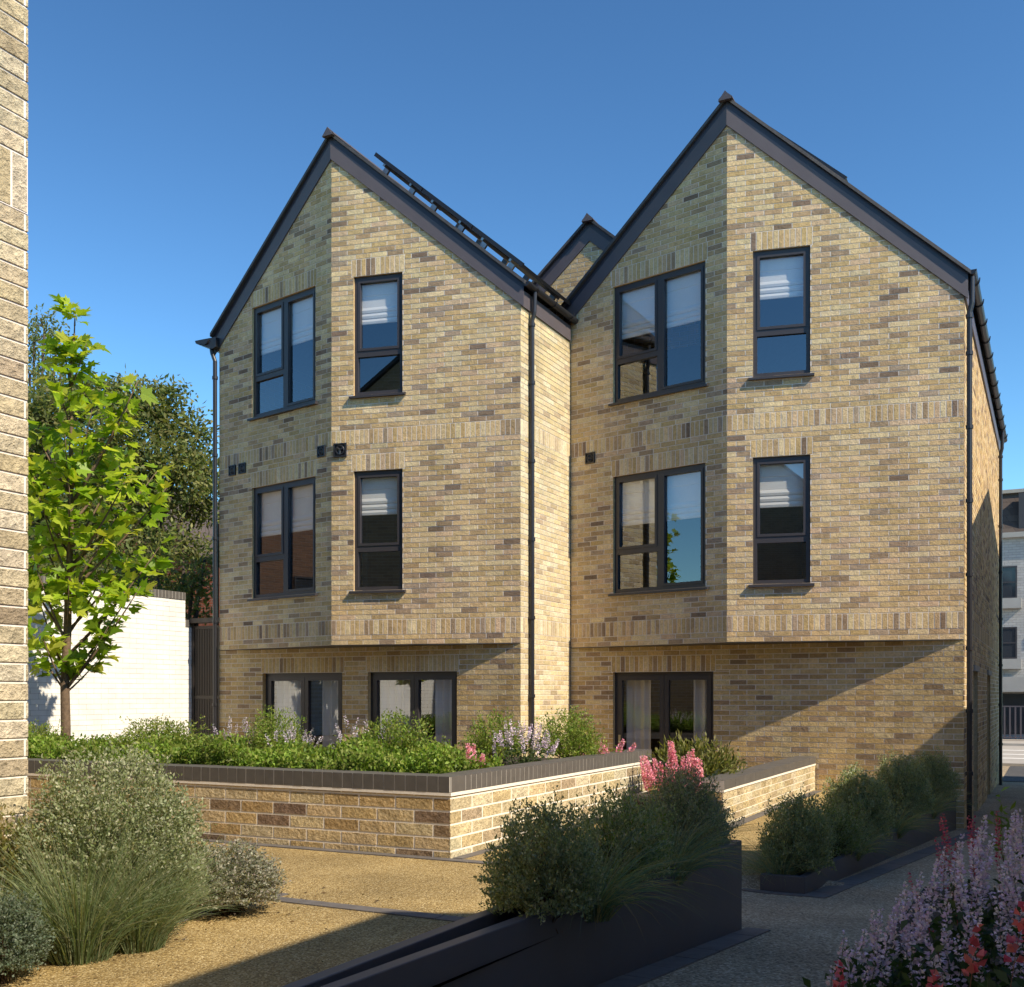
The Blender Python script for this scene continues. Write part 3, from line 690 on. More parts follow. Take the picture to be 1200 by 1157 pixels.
# white garden wall, its dark gate and the fence post above
ww = thing('garden_wall', (-13.4, 9, 0), 'white painted brick garden wall with stepped dark coping, behind the young tree', 'garden wall')
pw = Plane((-13.3, 4.0), (-13.3, 14.25)); us = 9.94
mb = MB(); bricks(mb, pw, [(0, -.1), (us, -.1), (us, 2.99), (0, 2.99)], 0, course=.0815, blen=.29, joint=.006, pal=WHITE, seed=41, recess=.0045, rough=.0012, perp=.004)
bricks(mb, pw, [(us, -.1), (pw.w, -.1), (pw.w, 2.53), (us, 2.53)], 0, course=.0815, blen=.29, joint=.006, pal=WHITE, seed=42, recess=.0045, rough=.0012, perp=.004)
mb.build('brick_face', [M['white'], M['white_joint']], ww)
mb = MB(); coping(mb, pw, 0, us, 2.992, 3.12, .25, .078); coping(mb, pw, us + .002, pw.w, 2.532, 2.655, .25, .078); mb.build('coping', [M['coping'], M['coping_joint']], ww)
mb = MB(); pw.box(mb, 0, us - .002, -.1, 2.99, -.24, -.008); pw.box(mb, us - .001, pw.w, -.1, 2.53, -.24, -.008); mb.build('core', M['white'], ww)
g = thing('gate', (-12.93, 14.1, 0), 'dark metal mesh gate between the white wall and the house', 'gate')
mb = MB(); y = 14.12; xa, xb = -13.28, -12.62
for x in (xa, xb): mb.box((x - .03, y - .03, -.05), (x + .03, y + .03, 2.60))
for z in (.05, 1.3, 2.5): mb.box((xa + .031, y - .015, z), (xb - .031, y + .015, z + .05))
mb.box((xa - .05, y - .10, 2.601), (xb + .03, y + .10, 2.68)); mb.build('gate_frame', M['mesh'], g)
mb = MB(); n = 16
for i in range(n):
    x = xa + .05 + (xb - xa - .1) * i / (n - 1); mb.box((x - .011, y - .012, .101), (x + .011, y + .004, 2.499))
for i in range(46):
    z = .13 + 2.35 * i / 45; mb.box((xa + .03, y + .005, z - .013), (xb - .03, y + .014, z + .013))
mb.build('mesh_panel', M['mesh'], g)
mb = MB(); mb.box((-12.985, 14.30, 0), (-12.925, 14.36, 4.33)); tag(mb.build('fence_post', M['mesh']), 'tall dark fence post rising behind the mesh gate', 'fence post')
mb = MB()
for i in range(9): mb.box((-12.90 + .035 * i, 14.325, 2.72), (-12.896 + .035 * i, 14.329, 4.2))
for i in range(30): mb.box((-12.92, 14.331, 2.72 + .05 * i), (-12.58, 14.335, 2.724 + .05 * i))
tag(mb.build('wire_fence', M['mesh']), 'thin wire fence panel above the gate, beside the fence post', 'fence')

# ------------------------------------------------------------------ planters
def planter(pts_top, z_top, zfun, label, wall=.055):
    t = thing('planter', (sum(p[0] for p in pts_top) / 4, sum(p[1] for p in pts_top) / 4, 0), label, 'planter', 'long dark metal planters')
    P = [Vector((p[0], p[1], 0)) for p in pts_top]; n = 4
    ctr = sum(P, Vector()) / 4; mb = MB()
    inn = []
    for i in range(n):
        a, b, c = P[i - 1], P[i], P[(i + 1) % n]
        d1, d2 = (b - a).normalized(), (c - b).normalized(); n1, n2 = Vector((-d1.y, d1.x, 0)), Vector((-d2.y, d2.x, 0))
        inn.append(b + (n1 + n2) / max(.3, 1 + n1.dot(n2)) * wall)
    k = 12
    for i in range(n):
        a, b, ia, ib = P[i], P[(i + 1) % n], inn[i], inn[(i + 1) % n]
        T = lambda p, z: Vector((p.x, p.y, z))
        mb.hexa([T(a, zfun(a)), T(b, zfun(b)), T(ib, zfun(b)), T(ia, zfun(a)), T(a, z_top), T(b, z_top), T(ib, z_top), T(ia, z_top)])
    o = mb.build('trough', M['planter'], t)
    b = o.modifiers.new('bevel', 'BEVEL'); b.width = .004; b.segments = 2; b.limit_method = 'ANGLE'
    mb = MB(); mb.prism([T(p, z_top - .16) for p in inn], (0, 0, .05)); mb.build('soil', M['soil'], t)
    return t
pa = [(p1x(-1.5), -1.5), (p1x(6.2), 6.2), (p1x(6.2) - .36, 6.21), (p1x(-1.5) - .13, -1.5)]
pa = [(p1x(-1.5), -1.5), (p1x(6.2), 6.2), (-1.99, 6.21), (-2.03, -1.5)]
planter(pa, .525, lambda p: min(-.1, ramp_z(p.y) - .15), 'tall charcoal metal planter with an empty near end and grassy shrubs, cutting across the foreground')
pb_ = [(p2x(8.344), 8.344), (p2x(15.70), 15.70), (p2x(15.70) - .34, 15.70), (p2x(8.344) - .34, 8.32)]
planter(pb_, -.022, lambda p: -.75, 'low charcoal metal planter of dark round bushes against the corner house')

# ------------------------------------------------------------------ foliage
def vmesh(name, v, f, c, mats, mi=None, smooth=False):
    me = bpy.data.meshes.new(name); nf, w = f.shape
    me.vertices.add(len(v)); me.vertices.foreach_set('co', v.astype(np.float32).ravel())
    me.loops.add(nf * w); me.loops.foreach_set('vertex_index', f.astype(np.int32).ravel())
    me.polygons.add(nf); me.polygons.foreach_set('loop_start', np.arange(0, nf * w, w, dtype=np.int32))
    for m in mats: me.materials.append(m)
    if mi is not None: me.polygons.foreach_set('material_index', mi.astype(np.int32))
    ca = me.color_attributes.new('col', 'FLOAT_COLOR', 'POINT'); cc = np.ones((len(v), 4), np.float32); cc[:, :3] = c; ca.data.foreach_set('color', cc.ravel())
    me.update(calc_edges=True); me.validate(); return me
def unit(a): return a / (np.linalg.norm(a, axis=-1, keepdims=True) + 1e-9)
class Leaves:
    def __init__(s): s.v = []; s.c = []; s.n = 0
    def add(s, P, D, L, Wd, col, rng, droop=0.0, fold=.25):
        """rhombic leaves at P along D"""
        n = len(P)
        if n == 0: return
        D = unit(D); S = unit(np.cross(D, rng.normal(size=(n, 3)))); Nn = np.cross(S, D)
        L = np.broadcast_to(np.asarray(L, float), (n,))[:, None]; Wd = np.broadcast_to(np.asarray(Wd, float), (n,))[:, None]
        tip = P + D * L - np.array([0, 0, 1.]) * droop * L
        m = P + D * L * .48; q = np.stack([P, m + S * Wd / 2 + Nn * Wd * fold, tip, m - S * Wd / 2 + Nn * Wd * fold], 1)
        s.v.append(q.reshape(-1, 3)); s.c.append(np.repeat(np.broadcast_to(col, (n, 3)), 4, axis=0)); s.n += n
    def strip(s, pts, w, col):
        """grass blades: pts (n,k,3), w (n,) base widths, one colour per blade"""
        n, k, _ = pts.shape; d = unit(pts[:, -1] - pts[:, 0]); side = unit(np.cross(d, NR.normal(size=(n, 3))))
        for i in range(k - 1):
            wa, wb = w * (1 - i / (k - 1)) + .0004, w * (1 - (i + 1) / (k - 1)) + .0003
            q = np.stack([pts[:, i] - side * wa[:, None], pts[:, i] + side * wa[:, None], pts[:, i + 1] + side * wb[:, None], pts[:, i + 1] - side * wb[:, None]], 1)
            s.v.append(q.reshape(-1, 3)); s.c.append(np.repeat(col, 4, axis=0)); s.n += n
    def mesh(s, name, mat):
        v = np.concatenate(s.v); c = np.concatenate(s.c); f = np.arange(len(v)).reshape(-1, 4)
        return vmesh(name, v, f, np.clip(c, 0, 1), [mat])
def pal(rng, cols, n, var=.18):
    k = rng.choice(len(cols), n); c = np.array(cols)[k]; return c * (1 + rng.uniform(-var, var, (n, 1))) * (1 + rng.uniform(-.06, .06, (n, 3)))

def bush_mesh(name, rx, ry, h, shoots, lpsh, ll, lw, cols, seed, low=.05, start=.5, ragged=.16, up=.35, twigs=True, shape=1.0):
    rng = np.random.default_rng(seed); lv = Leaves()
    d = unit(rng.normal(size=(shoots, 3))); d[:, 2] = np.abs(d[:, 2]) * 1.25 - .42; d = unit(d)
    ctr = np.array([0, 0, h * .42]); rad = np.array([rx, ry, h * .58])
    lump = 1 + ragged * (np.sin(d[:, 0] * 5 + seed) * np.cos(d[:, 1] * 6 + seed * 2) * np.sin(d[:, 2] * 5 + 1)) + rng.normal(0, ragged * .35, shoots)
    tip = ctr + d * rad * lump[:, None]; tip[:, 2] = np.maximum(tip[:, 2], low * h)
    root = np.stack([rng.normal(0, rx * .12, shoots), rng.normal(0, ry * .12, shoots), np.full(shoots, .0)], 1)
    t = start + (1 - start) * rng.random((shoots, lpsh)) ** .65
    bend = root[:, None] + (tip - root)[:, None] * t[..., None]
    bend[..., 2] += (np.sin(t * PI) * .10 * h)
    P = bend.reshape(-1, 3) + rng.normal(0, ll * .35, (shoots * lpsh, 3))
    ax = np.repeat(unit(tip - root), lpsh, axis=0)
    D = unit(ax * .7 + rng.normal(0, .65, P.shape) + np.array([0, 0, up]))
    n = len(P); c = pal(rng, cols, n); c *= (1 + .25 * (np.repeat(rng.random(shoots), lpsh)[:, None] - .5))
    lv.add(P, D, ll * rng.uniform(.65, 1.25, n), lw * rng.uniform(.7, 1.2, n), c, rng)
    if twigs:
        k = min(shoots, 160); ix = rng.choice(shoots, k, replace=False); tt = np.linspace(0, .9, 4)
        pts = root[ix][:, None] + (tip[ix] - root[ix])[:, None] * tt[None, :, None]; pts[..., 2] += np.sin(tt * PI)[None] * .10 * h
        lv.strip(pts, np.full(k, .004), np.tile(np.array([[.09, .06, .04]]), (k, 1)))
    return lv.mesh(name, M['leaf'])

def grass_mesh(name, n, length, spread, cols, seed, w=.0028, lean=(0, 0), arch=.5):
    rng = np.random.default_rng(seed); lv = Leaves(); k = 6
    az = rng.uniform(0, 2 * PI, n); tilt = rng.beta(1.6, 1.6, n) * 1.25; L = length * rng.uniform(.55, 1.1, n)
    r0 = rng.random(n) * spread; base = np.stack([np.cos(az) * r0, np.sin(az) * r0, np.zeros(n)], 1)
    h = np.stack([np.cos(az) + lean[0], np.sin(az) + lean[1], np.zeros(n)], 1); pts = np.zeros((n, k, 3)); p = base.copy(); ang = tilt * .6
    for i in range(k):
        pts[:, i] = p; st = L / (k - 1); p = p + h * (np.sin(ang) * st)[:, None] + np.array([0, 0, 1.]) * (np.cos(ang) * st)[:, None]; ang = ang + arch * (.25 + tilt * .35) * .8
    pts[..., 2] = np.maximum(pts[..., 2], -.12)
    lv.strip(pts, w * rng.uniform(.6, 1.2, n), pal(rng, cols, n, .25)); return lv.mesh(name, M['leaf'])

def put(name, me, loc, label, cat, group=None, rz=0, sc=1.0):
    o = bpy.data.objects.new(name, me); COL.objects.link(o); o.location = loc; o.rotation_euler = (0, 0, rz)
    o.scale = sc if isinstance(sc, tuple) else (sc, sc, sc)
    return tag(o, label, cat, group)

SAGE = [(.265, .30, .175), (.33, .35, .23), (.195, .23, .125), (.40, .42, .30), (.22, .27, .125)]
SILVER = [(.27, .28, .22), (.34, .34, .28), (.19, .21, .16), (.41, .40, .34), (.24, .215, .20)]
DEEP = [(.235, .29, .165), (.30, .35, .215), (.175, .225, .13), (.37, .40, .28), (.335, .35, .15)]
FRESH = [(.17, .25, .04), (.235, .31, .065), (.13, .20, .03), (.30, .35, .09), (.26, .26, .085)]
BRIGHT = [(.14, .235, .03), (.20, .30, .045), (.10, .175, .022), (.26, .33, .075), (.20, .24, .06)]
GRASS = [(.18, .235, .12), (.23, .28, .16), (.13, .185, .085), (.28, .29, .16)]
DGRASS = [(.13, .20, .14), (.17, .245, .17), (.21, .25, .115), (.31, .29, .15)]

# the bed by the near building
me_sage = bush_mesh('sage_bush', .43, .42, 1.02, 1800, 20, .021, .0115, SAGE, 3, start=.42, ragged=.17)
put('shrub', me_sage, (-4.74, 4.42, 0), 'large rounded grey-green shrub in front of the retaining wall', 'shrub', sc=(1.18, 1.18, 1.04))
me_silv = bush_mesh('silver_bush', .27, .26, .48, 900, 16, .019, .011, SILVER, 5, start=.4, ragged=.18)
put('shrub', me_silv, (-4.62, 5.22, 0), 'low silvery shrub at the bed edge, where the paver line begins', 'shrub', sc=(1.22, 1.25, .92))
me_silv2 = bush_mesh('blue_bush', .24, .24, .43, 800, 16, .017, .010, [(.14, .18, .13), (.19, .23, .17), (.10, .14, .09)], 6, start=.4, ragged=.12)
put('shrub', me_silv2, (-4.50, 3.46, 0), 'small blue-grey cushion shrub in the bottom left corner', 'shrub')
me_yel = bush_mesh('golden_bush', .30, .3, .74, 420, 14, .035, .014, [(.16, .16, .045), (.20, .20, .06), (.11, .12, .03), (.24, .19, .07)], 8, start=.35, ragged=.25)
put('shrub', me_yel, (-5.10, 3.92, 0), 'olive-gold shrub against the near brick wall on the left', 'shrub')
me_gr = grass_mesh('grass_tuft', 1300, .78, .16, GRASS, 9, w=.0028, arch=.42)
put('grass_tuft', me_gr, (-4.52, 3.98, 0), 'arching green grass tuft at the foot of the large grey-green shrub', 'ornamental grass')
put('grass_tuft', me_gr, (-4.42, 4.28, 0), 'second arching grass tuft right of the first, below the large grey-green shrub', 'ornamental grass', rz=2.0, sc=.82)
put('grass_tuft', grass_mesh('grass_tuft', 260, .66, .06, [(.24, .22, .08), (.20, .22, .09), (.30, .26, .12)], 10, w=.0025, arch=.3), (-4.86, 5.02, 0), 'wispy yellowing grass between the large and the silvery shrub', 'ornamental grass', rz=1)
put('grass_tuft', grass_mesh('grass_tuft', 260, .72, .07, [(.20, .20, .08), (.26, .23, .10)], 12, w=.0028, arch=.25), (-5.02, 4.35, 0), 'upright pale grass between the near brick wall and the large shrub', 'ornamental grass')
put('grass_tuft', grass_mesh('grass_tuft', 240, .5, .08, SILVER, 13, w=.0025, arch=.5), (-4.72, 3.62, 0), 'grey-green grass between the blue-grey cushion and the large shrub', 'ornamental grass')
sheet('bed_soil', [(-5.28, 1.5, -.05), (-4.83, 1.5, -.05), (-4.80, 5.9, -.05), (-5.28, 6.2, -.05)], M['soil'], .075)

# dry leaves and twigs dropped on the gravel round the bed
lv = Leaves(); rng = np.random.default_rng(77); n = 170; ang = rng.random(n) ** .8
P = np.stack([-4.70 + rng.exponential(.30, n), rng.uniform(2.9, 6.2, n), np.full(n, .007)], 1)
lv.add(P, np.stack([rng.normal(0, 1, n), rng.normal(0, 1, n), np.zeros(n)], 1), rng.uniform(.015, .05, n), .010, pal(rng, [(.16, .10, .05), (.22, .15, .07), (.11, .08, .045), (.26, .22, .10)], n), rng)
P = np.stack([rng.uniform(-4.4, -2.2, 60), rng.uniform(3, 7.6, 60), np.full(60, .007)], 1)
lv.add(P, np.stack([rng.normal(0, 1, 60), rng.normal(0, 1, 60), np.zeros(60)], 1), rng.uniform(.012, .035, 60), .009, pal(rng, [(.16, .10, .05), (.28, .24, .15), (.11, .08, .045)], 60), rng)
o = put('fallen_leaves', lv.mesh('fallen_leaves', M['leaf']), (0, 0, 0), 'dry leaves and twigs scattered on the golden gravel', 'fallen leaves'); o['kind'] = 'stuff'
# the long planter
me_d1 = bush_mesh('planter_bush', .25, .27, .55, 1150, 18, .018, .0098, DEEP, 15, start=.38, ragged=.20)
me_d2 = bush_mesh('planter_bush_loose', .26, .32, .53, 900, 18, .022, .009, DEEP + FRESH[:1], 16, start=.32, ragged=.32)
me_d3 = bush_mesh('planter_bush_grey', .24, .28, .58, 1150, 18, .018, .0098, DEEP + SILVER[:3], 17, start=.32, ragged=.30)
me_dg = grass_mesh('planter_grass', 420, .52, .07, DGRASS, 18, w=.0024, lean=(.25, -.1), arch=.75)
put('shrub', me_d1, (-1.83, 3.90, .42), 'dense dark shrub nearest the empty end of the tall planter', 'shrub', 'shrubs in the tall planter', sc=(.88, .86, .93))
put('shrub', me_d2, (-1.81, 4.72, .42), 'loose green shrub in the middle of the tall planter', 'shrub', 'shrubs in the tall planter', sc=(.88, .86, .93))
put('shrub', me_d3, (-1.80, 5.62, .42), 'greyish shrub at the far end of the tall planter, before the pink flowers', 'shrub', 'shrubs in the tall planter', sc=(.88, .86, .93))
put('shrub', me_d3, (-1.84, 6.02, .42), 'pale grey sprig shrub in the last corner of the tall planter', 'shrub', 'shrubs in the tall planter', rz=2.2, sc=.72)
put('grass_tuft', me_dg, (-1.74, 4.22, .42), 'grass spilling over the tall planter rim beside its nearest shrub', 'ornamental grass', 'grasses in the planters')
put('grass_tuft', me_dg, (-1.73, 5.20, .42), 'blue-green grass spilling over the tall planter rim below its greyish shrub', 'ornamental grass', 'grasses in the planters', rz=.4, sc=1.0)
# the second planter
for i, (y, s, rz, me, lb) in enumerate([(8.72, 1.12, .3, me_d1, 'dark dome-shaped bush nearest in the low planter'), (9.75, .95, 1.9, me_d2, 'second bush in the low planter, half hidden by the nearest dome'),
                                        (10.75, 1.26, 4.0, me_d1, 'third bush in the low planter, before the short cream wall end'), (12.85, 1.30, 2.5, me_d1, 'fourth bush in the low planter, beneath the corner house wall'),
                                        (14.75, 1.22, 5.3, me_d1, 'farthest bush in the low planter, beside the house corner')]):
    put('shrub', me, (p2x(y) - .17, y, -.13), lb, 'shrub', 'bushes in the low planter', rz, (s, s, s * 1.12))
for i, (y, s, rz, dx, lb) in enumerate([(8.50, 1.0, 2.6, -.24, 'grass fanning out at the near end of the low planter'), (10.05, 1.0, .2, -.06, 'grass between the second and third bush of the low planter'),
                                        (11.85, 1.1, .0, -.05, 'grass between the third and fourth bush of the low planter'), (13.9, 1.1, .3, -.05, 'grass before the farthest bush of the low planter')]):
    put('grass_tuft', me_dg, (p2x(y) + dx, y, -.13), lb, 'ornamental grass', 'grasses in the planters', rz, s)

# ground cover behind the coping of the raised bed
rng = np.random.default_rng(51); lv = Leaves(); n = 6500
bx = rng.uniform(-12.4, -4.80, n); by = 8.06 + rng.random(n) ** 1.15 * 1.35
hh = .25 + .07 * np.sin(bx * 2.3) * np.cos(by * 3 + 1) + .05 * np.sin(bx * 7 + by * 5) + rng.normal(0, .03, n)
k = 9; base = np.stack([bx, by, np.full(n, .55)], 1); tip = base + np.stack([rng.normal(0, .05, n), rng.normal(-.02, .05, n), np.maximum(hh, .08) + .02], 1)
t = .25 + .75 * rng.random((n, k)); P = (base[:, None] + (tip - base)[:, None] * t[..., None]).reshape(-1, 3) + rng.normal(0, .015, (n * k, 3))
D = unit(rng.normal(0, .8, P.shape) + np.array([.2, -.2, .7])); c = pal(rng, BRIGHT, n * k) * (1 + .5 * (np.repeat(np.sin(bx * 4) * np.cos(by * 5), k)[:, None] * .5))
lv.add(P, D, .046 * rng.uniform(.7, 1.25, n * k), .026, c, rng)
tag(bpy.data.objects.new('ground_cover', lv.mesh('ground_cover', M['leaf'])), 'bright green ground cover spilling behind the dark coping', 'ground cover', kind='stuff')
COL.objects.link(bpy.data.objects['ground_cover'])
me_f1 = bush_mesh('fresh_bush', .46, .36, .60, 520, 14, .036, .014, FRESH, 61, start=.4, ragged=.3)
me_f2 = bush_mesh('fresh_bush_tall', .36, .34, .66, 440, 14, .034, .015, FRESH + BRIGHT[:2], 62, start=.35, ragged=.26)
for (x, y, s, rz, me, lb) in [(-8.90, 8.95, (1.25, 1, .92), .2, me_f1, 'wide fresh green shrub in front of the white wall, right of the young tree'), (-10.95, 8.95, .8, 1.2, me_f1, 'small fresh green shrub at the foot of the young tree'),
                              (-8.15, 10.0, 1.0, 2.2, me_f2, 'green shrub before the left corner of the solar house'), (-5.85, 9.05, (1.15, 1.0, .98), 3.1, me_f2, 'tall green shrub in front of the second patio door'),
                              (-5.75, 11.0, (.95, .95, .95), 4.4, me_f2, 'yellow-green shrub right of the second patio door, behind pink flowers'), (-4.98, 11.35, (1.1, 1.1, 1.0), 5.2, me_f2, 'yellow-green shrub at the foot of the sunlit return wall')]:
    put('shrub', me, (x, y, .54), lb, 'shrub', 'green shrubs in the raised bed', rz, s)
me_ol = bush_mesh('glossy_bush', .50, .42, .62, 230, 16, .085, .024, [(.14, .16, .04), (.19, .20, .06), (.09, .115, .025), (.25, .24, .10)], 63, start=.3, ragged=.22, up=.6)
put('shrub', me_ol, (-3.72, 12.1, .22), 'olive glossy-leaved shrub behind the short cream wall', 'shrub')

# ------------------------------------------------------------------ flower spikes
def spike_plant(root, tips, cols, stemcol, leafcols, seed, flen=.26, rr=.016, petal=.013, pitch=.017, ppw=8, leaves=260, spread=.25, big=False, ll=.055):
    """stems curve from the root to each tip; whorls of petals crowd the upper part"""
    rng = np.random.default_rng(seed); pt, lf = Leaves(), Leaves(); root = np.array(root, float)
    for tp in tips:
        tp = np.array(tp, float); b = root + np.append(rng.normal(0, spread * .35, 2), 0); b[:2] = b[:2] * .6 + tp[:2] * .4; L = np.linalg.norm(tp - b)
        tt = np.linspace(0, 1, 9); mid = (b + tp) / 2 + np.array([0, 0, .06 * L]) + (b - root) * .1
        cur = ((1 - tt) ** 2)[:, None] * b + (2 * tt * (1 - tt))[:, None] * mid + (tt ** 2)[:, None] * tp
        lf.strip(cur[None], np.array([.003]), np.array([stemcol]))
        fl = min(flen * rng.uniform(.75, 1.15), L * .9); m = max(3, int(fl / pitch)); ax = unit(cur[-1] - cur[-3])
        for j in range(m):
            s = j / m; u = 1 - s * fl / L
            p = ((1 - u) ** 2) * b + 2 * u * (1 - u) * mid + u ** 2 * tp; r = rr * (.35 + .65 * min(1, s * 2.2 + .1)) * rng.uniform(.8, 1.15)
            q = ppw if j > 1 else max(3, ppw // 2); a = rng.uniform(0, 2 * PI, q); e1 = unit(np.cross(ax, [.3, .2, .9])); e2 = np.cross(ax, e1)
            o = np.cos(a)[:, None] * e1 + np.sin(a)[:, None] * e2
            P = p + o * r * .25 + ax * rng.normal(0, pitch * .18, (q, 1)); D = o + ax * (.35 if not big else .8)
            pt.add(P, D, (r * .85 + petal * .5) * rng.uniform(.8, 1.2, q), petal * rng.uniform(.8, 1.2, q), pal(rng, cols, q, .16), rng, fold=.35)
        k = 7; tl = rng.uniform(.05, max(.1, 1 - fl / L), k); P = ((1 - tl) ** 2)[:, None] * b + (2 * tl * (1 - tl))[:, None] * mid + (tl ** 2)[:, None] * tp
        lf.add(P, rng.normal(0, 1, (k, 3)) + np.array([0, 0, .3]), ll * rng.uniform(.6, 1.2, k), ll * .36, pal(rng, leafcols, k), rng, droop=.15)
    if leaves:
        T = np.array(tips, float); ix = rng.integers(0, len(T), leaves); u = rng.random(leaves) * .62
        P = root + (T[ix] - root) * u[:, None] + rng.normal(0, spread * .18, (leaves, 3)); P[:, 2] = np.maximum(P[:, 2], root[2] + .01)
        lf.add(P, rng.normal(0, 1, (leaves, 3)) + np.array([0, 0, .4]), ll * 1.1 * rng.uniform(.6, 1.2, leaves), ll * .45, pal(rng, leafcols, leaves), rng, droop=.2)
    return pt, lf
def flower_plant(name, root, tips, label, cat, group=None, **kw):
    r = np.array(root, float); pt, lf = spike_plant((0, 0, 0), [np.array(t) - r for t in tips], **kw)
    o = put(name, lf.mesh(name, M['leaf']), root, label, cat, group)
    b = bpy.data.objects.new('blossom', pt.mesh('blossom', M['petal'])); COL.objects.link(b); b.parent = o
    return o
CORAL = [(.66, .13, .18), (.58, .09, .14), (.74, .20, .24), (.66, .20, .20)]
LAV = [(.76, .62, .86), (.82, .70, .90), (.68, .52, .80), (.86, .76, .92)]
PALE = [(.52, .48, .60), (.60, .56, .64), (.46, .40, .56)]
PINK = [(.62, .13, .20), (.55, .09, .16), (.70, .22, .27), (.48, .07, .14)]
HOT = [(.78, .34, .50), (.72, .27, .43), (.82, .44, .57), (.76, .42, .52)]
DL = [(.05, .085, .03), (.07, .11, .045), (.035, .065, .025)]
ML = [(.08, .12, .04), (.11, .15, .05), (.06, .09, .03)]
def ring(cx, cy, z0, n, rad, h, seed, tall=.3):
    g = random.Random(seed); o = []
    for i in range(n):
        a, r = g.uniform(0, 2 * PI), rad * math.sqrt(g.random()); o.append((cx + r * math.cos(a), cy + r * math.sin(a), z0 + h * (1 - tall * (r / rad) ** 2) * g.uniform(.78, 1.06)))
    return o
# in the raised bed
for i, (x, y, n, r, h, lb) in enumerate([(-8.75, 9.95, 11, .30, .58, 'pale lavender spikes in front of the mesh gate'), (-7.35, 9.20, 16, .42, .55, 'lavender spikes before the first patio door'),
                                         (-6.45, 9.25, 18, .36, .60, 'pale lavender spikes between the two patio doors'), (-4.98, 10.15, 34, .42, .56, 'large lavender clump at the corner of the dark coping')]):
    flower_plant('lavender', (x, y, .55), ring(x, y, .55, n, r, h, 70 + i), lb, 'lavender', 'lavender in the raised bed', cols=PALE if i != 3 else LAV + PALE, stemcol=(.12, .15, .08), leafcols=ML if i != 3 else DL + ML, seed=80 + i, flen=.20, rr=.017, petal=.015, pitch=.02, ppw=6, leaves=220, spread=.3)
for i, (x, y, z, n, r, h, lb) in enumerate([(-5.02, 9.05, .55, 8, .20, .36, 'small pink flowers beside the coping corner'), (-4.70, 11.9, .5, 6, .40, .36, 'pink flowers peeping over the far end of the coping'),
                                            (-3.55, 10.75, .0, 40, .36, .86, 'tall bright pink flower clump between the two retaining walls')]):
    flower_plant('astilbe', (x, y, z), ring(x, y, z, n, r, h, 90 + i, .25), lb, 'pink flowers', 'pink flowers by the house', cols=HOT, stemcol=(.25, .10, .08), leafcols=FRESH[:3], seed=95 + i, flen=.30, rr=.03, petal=.016, pitch=.014, ppw=9, leaves=160, spread=.25)
def sight(px, py, dep):
    """the point seen at (px, py) of a 1200 px wide view, dep metres ahead"""
    r = (px - 600) / 1259.08 * dep; c, s = math.cos(YAW), math.sin(YAW)
    return np.array([r * c - dep * s, r * s + dep * c, CAM_Z + (813.82 - py) / 1259.08 * dep])
# the flower bed on the right, in the shade of the neighbour
mbs = sheet('bed_soil', [(-.78, 2.6, 0), (1.9, 2.6, 0), (1.9, 7.4, 0), (-.70, 7.0, 0)], M['soil'], .20)
T1 = [(990, 1094, 3.95), (1005, 1106, 3.9), (1013, 1092, 4.05), (995, 1117, 3.85), (976, 1134, 3.8), (1022, 1069, 4.1), (1032, 1068, 4.1), (1047, 1072, 4.2), (1030, 1112, 3.9), (1054, 1050, 4.3), (1040, 1100, 3.95), (1018, 1128, 3.8), (1000, 1140, 3.75), (1043, 1130, 3.8), (1010, 1150, 3.7)]
T2 = [(1062, 1038, 4.3), (1057, 1066, 4.15), (1080, 1026, 4.4), (1091, 1036, 4.3), (1081, 1068, 4.1), (1101, 1005, 4.5), (1066, 1090, 3.95), (1074, 1048, 4.25), (1096, 1062, 4.1), (1086, 1098, 3.9), (1104, 1085, 3.95), (1062, 1120, 3.8), (1078, 1125, 3.75), (1100, 1120, 3.75)]
T3 = [(1128, 979, 4.6), (1140, 984, 4.5), (1145, 976, 4.6), (1124, 1002, 4.45), (1137, 995, 4.5), (1108, 994, 4.5), (1154, 958, 4.75), (1134, 1072, 4.0), (1118, 1030, 4.3), (1148, 1020, 4.35), (1130, 1045, 4.15), (1110, 1050, 4.1), (1150, 1060, 4.0), (1121, 1098, 3.85), (1158, 1004, 4.45), (1164, 980, 4.6), (1141, 1110, 3.8)]
T4 = [(1189, 951, 4.8), (1194, 950, 4.75), (1186, 957, 4.7), (1180, 973, 4.6), (1192, 981, 4.55), (1185, 998, 4.45), (1180, 1031, 4.25), (1172, 1016, 4.3), (1199, 1000, 4.4), (1168, 1040, 4.15), (1192, 1050, 4.1), (1206, 970, 4.6), (1214, 985, 4.5), (1208, 1040, 4.1), (1176, 1075, 3.95), (1196, 1095, 3.85), (1222, 1010, 4.3), (1165, 1095, 3.85)]
for i, (T, rt, lb) in enumerate([(T1, (-.62, 3.62, .15), 'leftmost lilac flower clump in the shaded bed, leaning over the ramp'), (T2, (-.42, 3.72, .15), 'second lilac flower clump from the ramp, with open airy spikes'),
                                 (T3, (-.28, 4.05, .15), 'third lilac flower clump, thick with spikes below the house corner'), (T4, (.08, 4.20, .15), 'tallest lilac flower clump at the right edge of the view')]):
    tips = [sight(*t) for t in T]; g = random.Random(i)
    tips += [tips[g.randrange(len(tips))] + np.array([g.uniform(-.09, .09), g.uniform(-.05, .12), g.uniform(-.16, -.03)]) for _ in range(int(len(T) * .15))]
    flower_plant('lilac_spikes', rt, tips, lb, 'flowers', 'lilac flower clumps in the shaded bed', cols=LAV, stemcol=(.10, .12, .07), leafcols=DL, seed=120 + i, flen=.31, rr=.0155, petal=.0125, pitch=.0225, ppw=8, leaves=520, spread=.28, ll=.06)
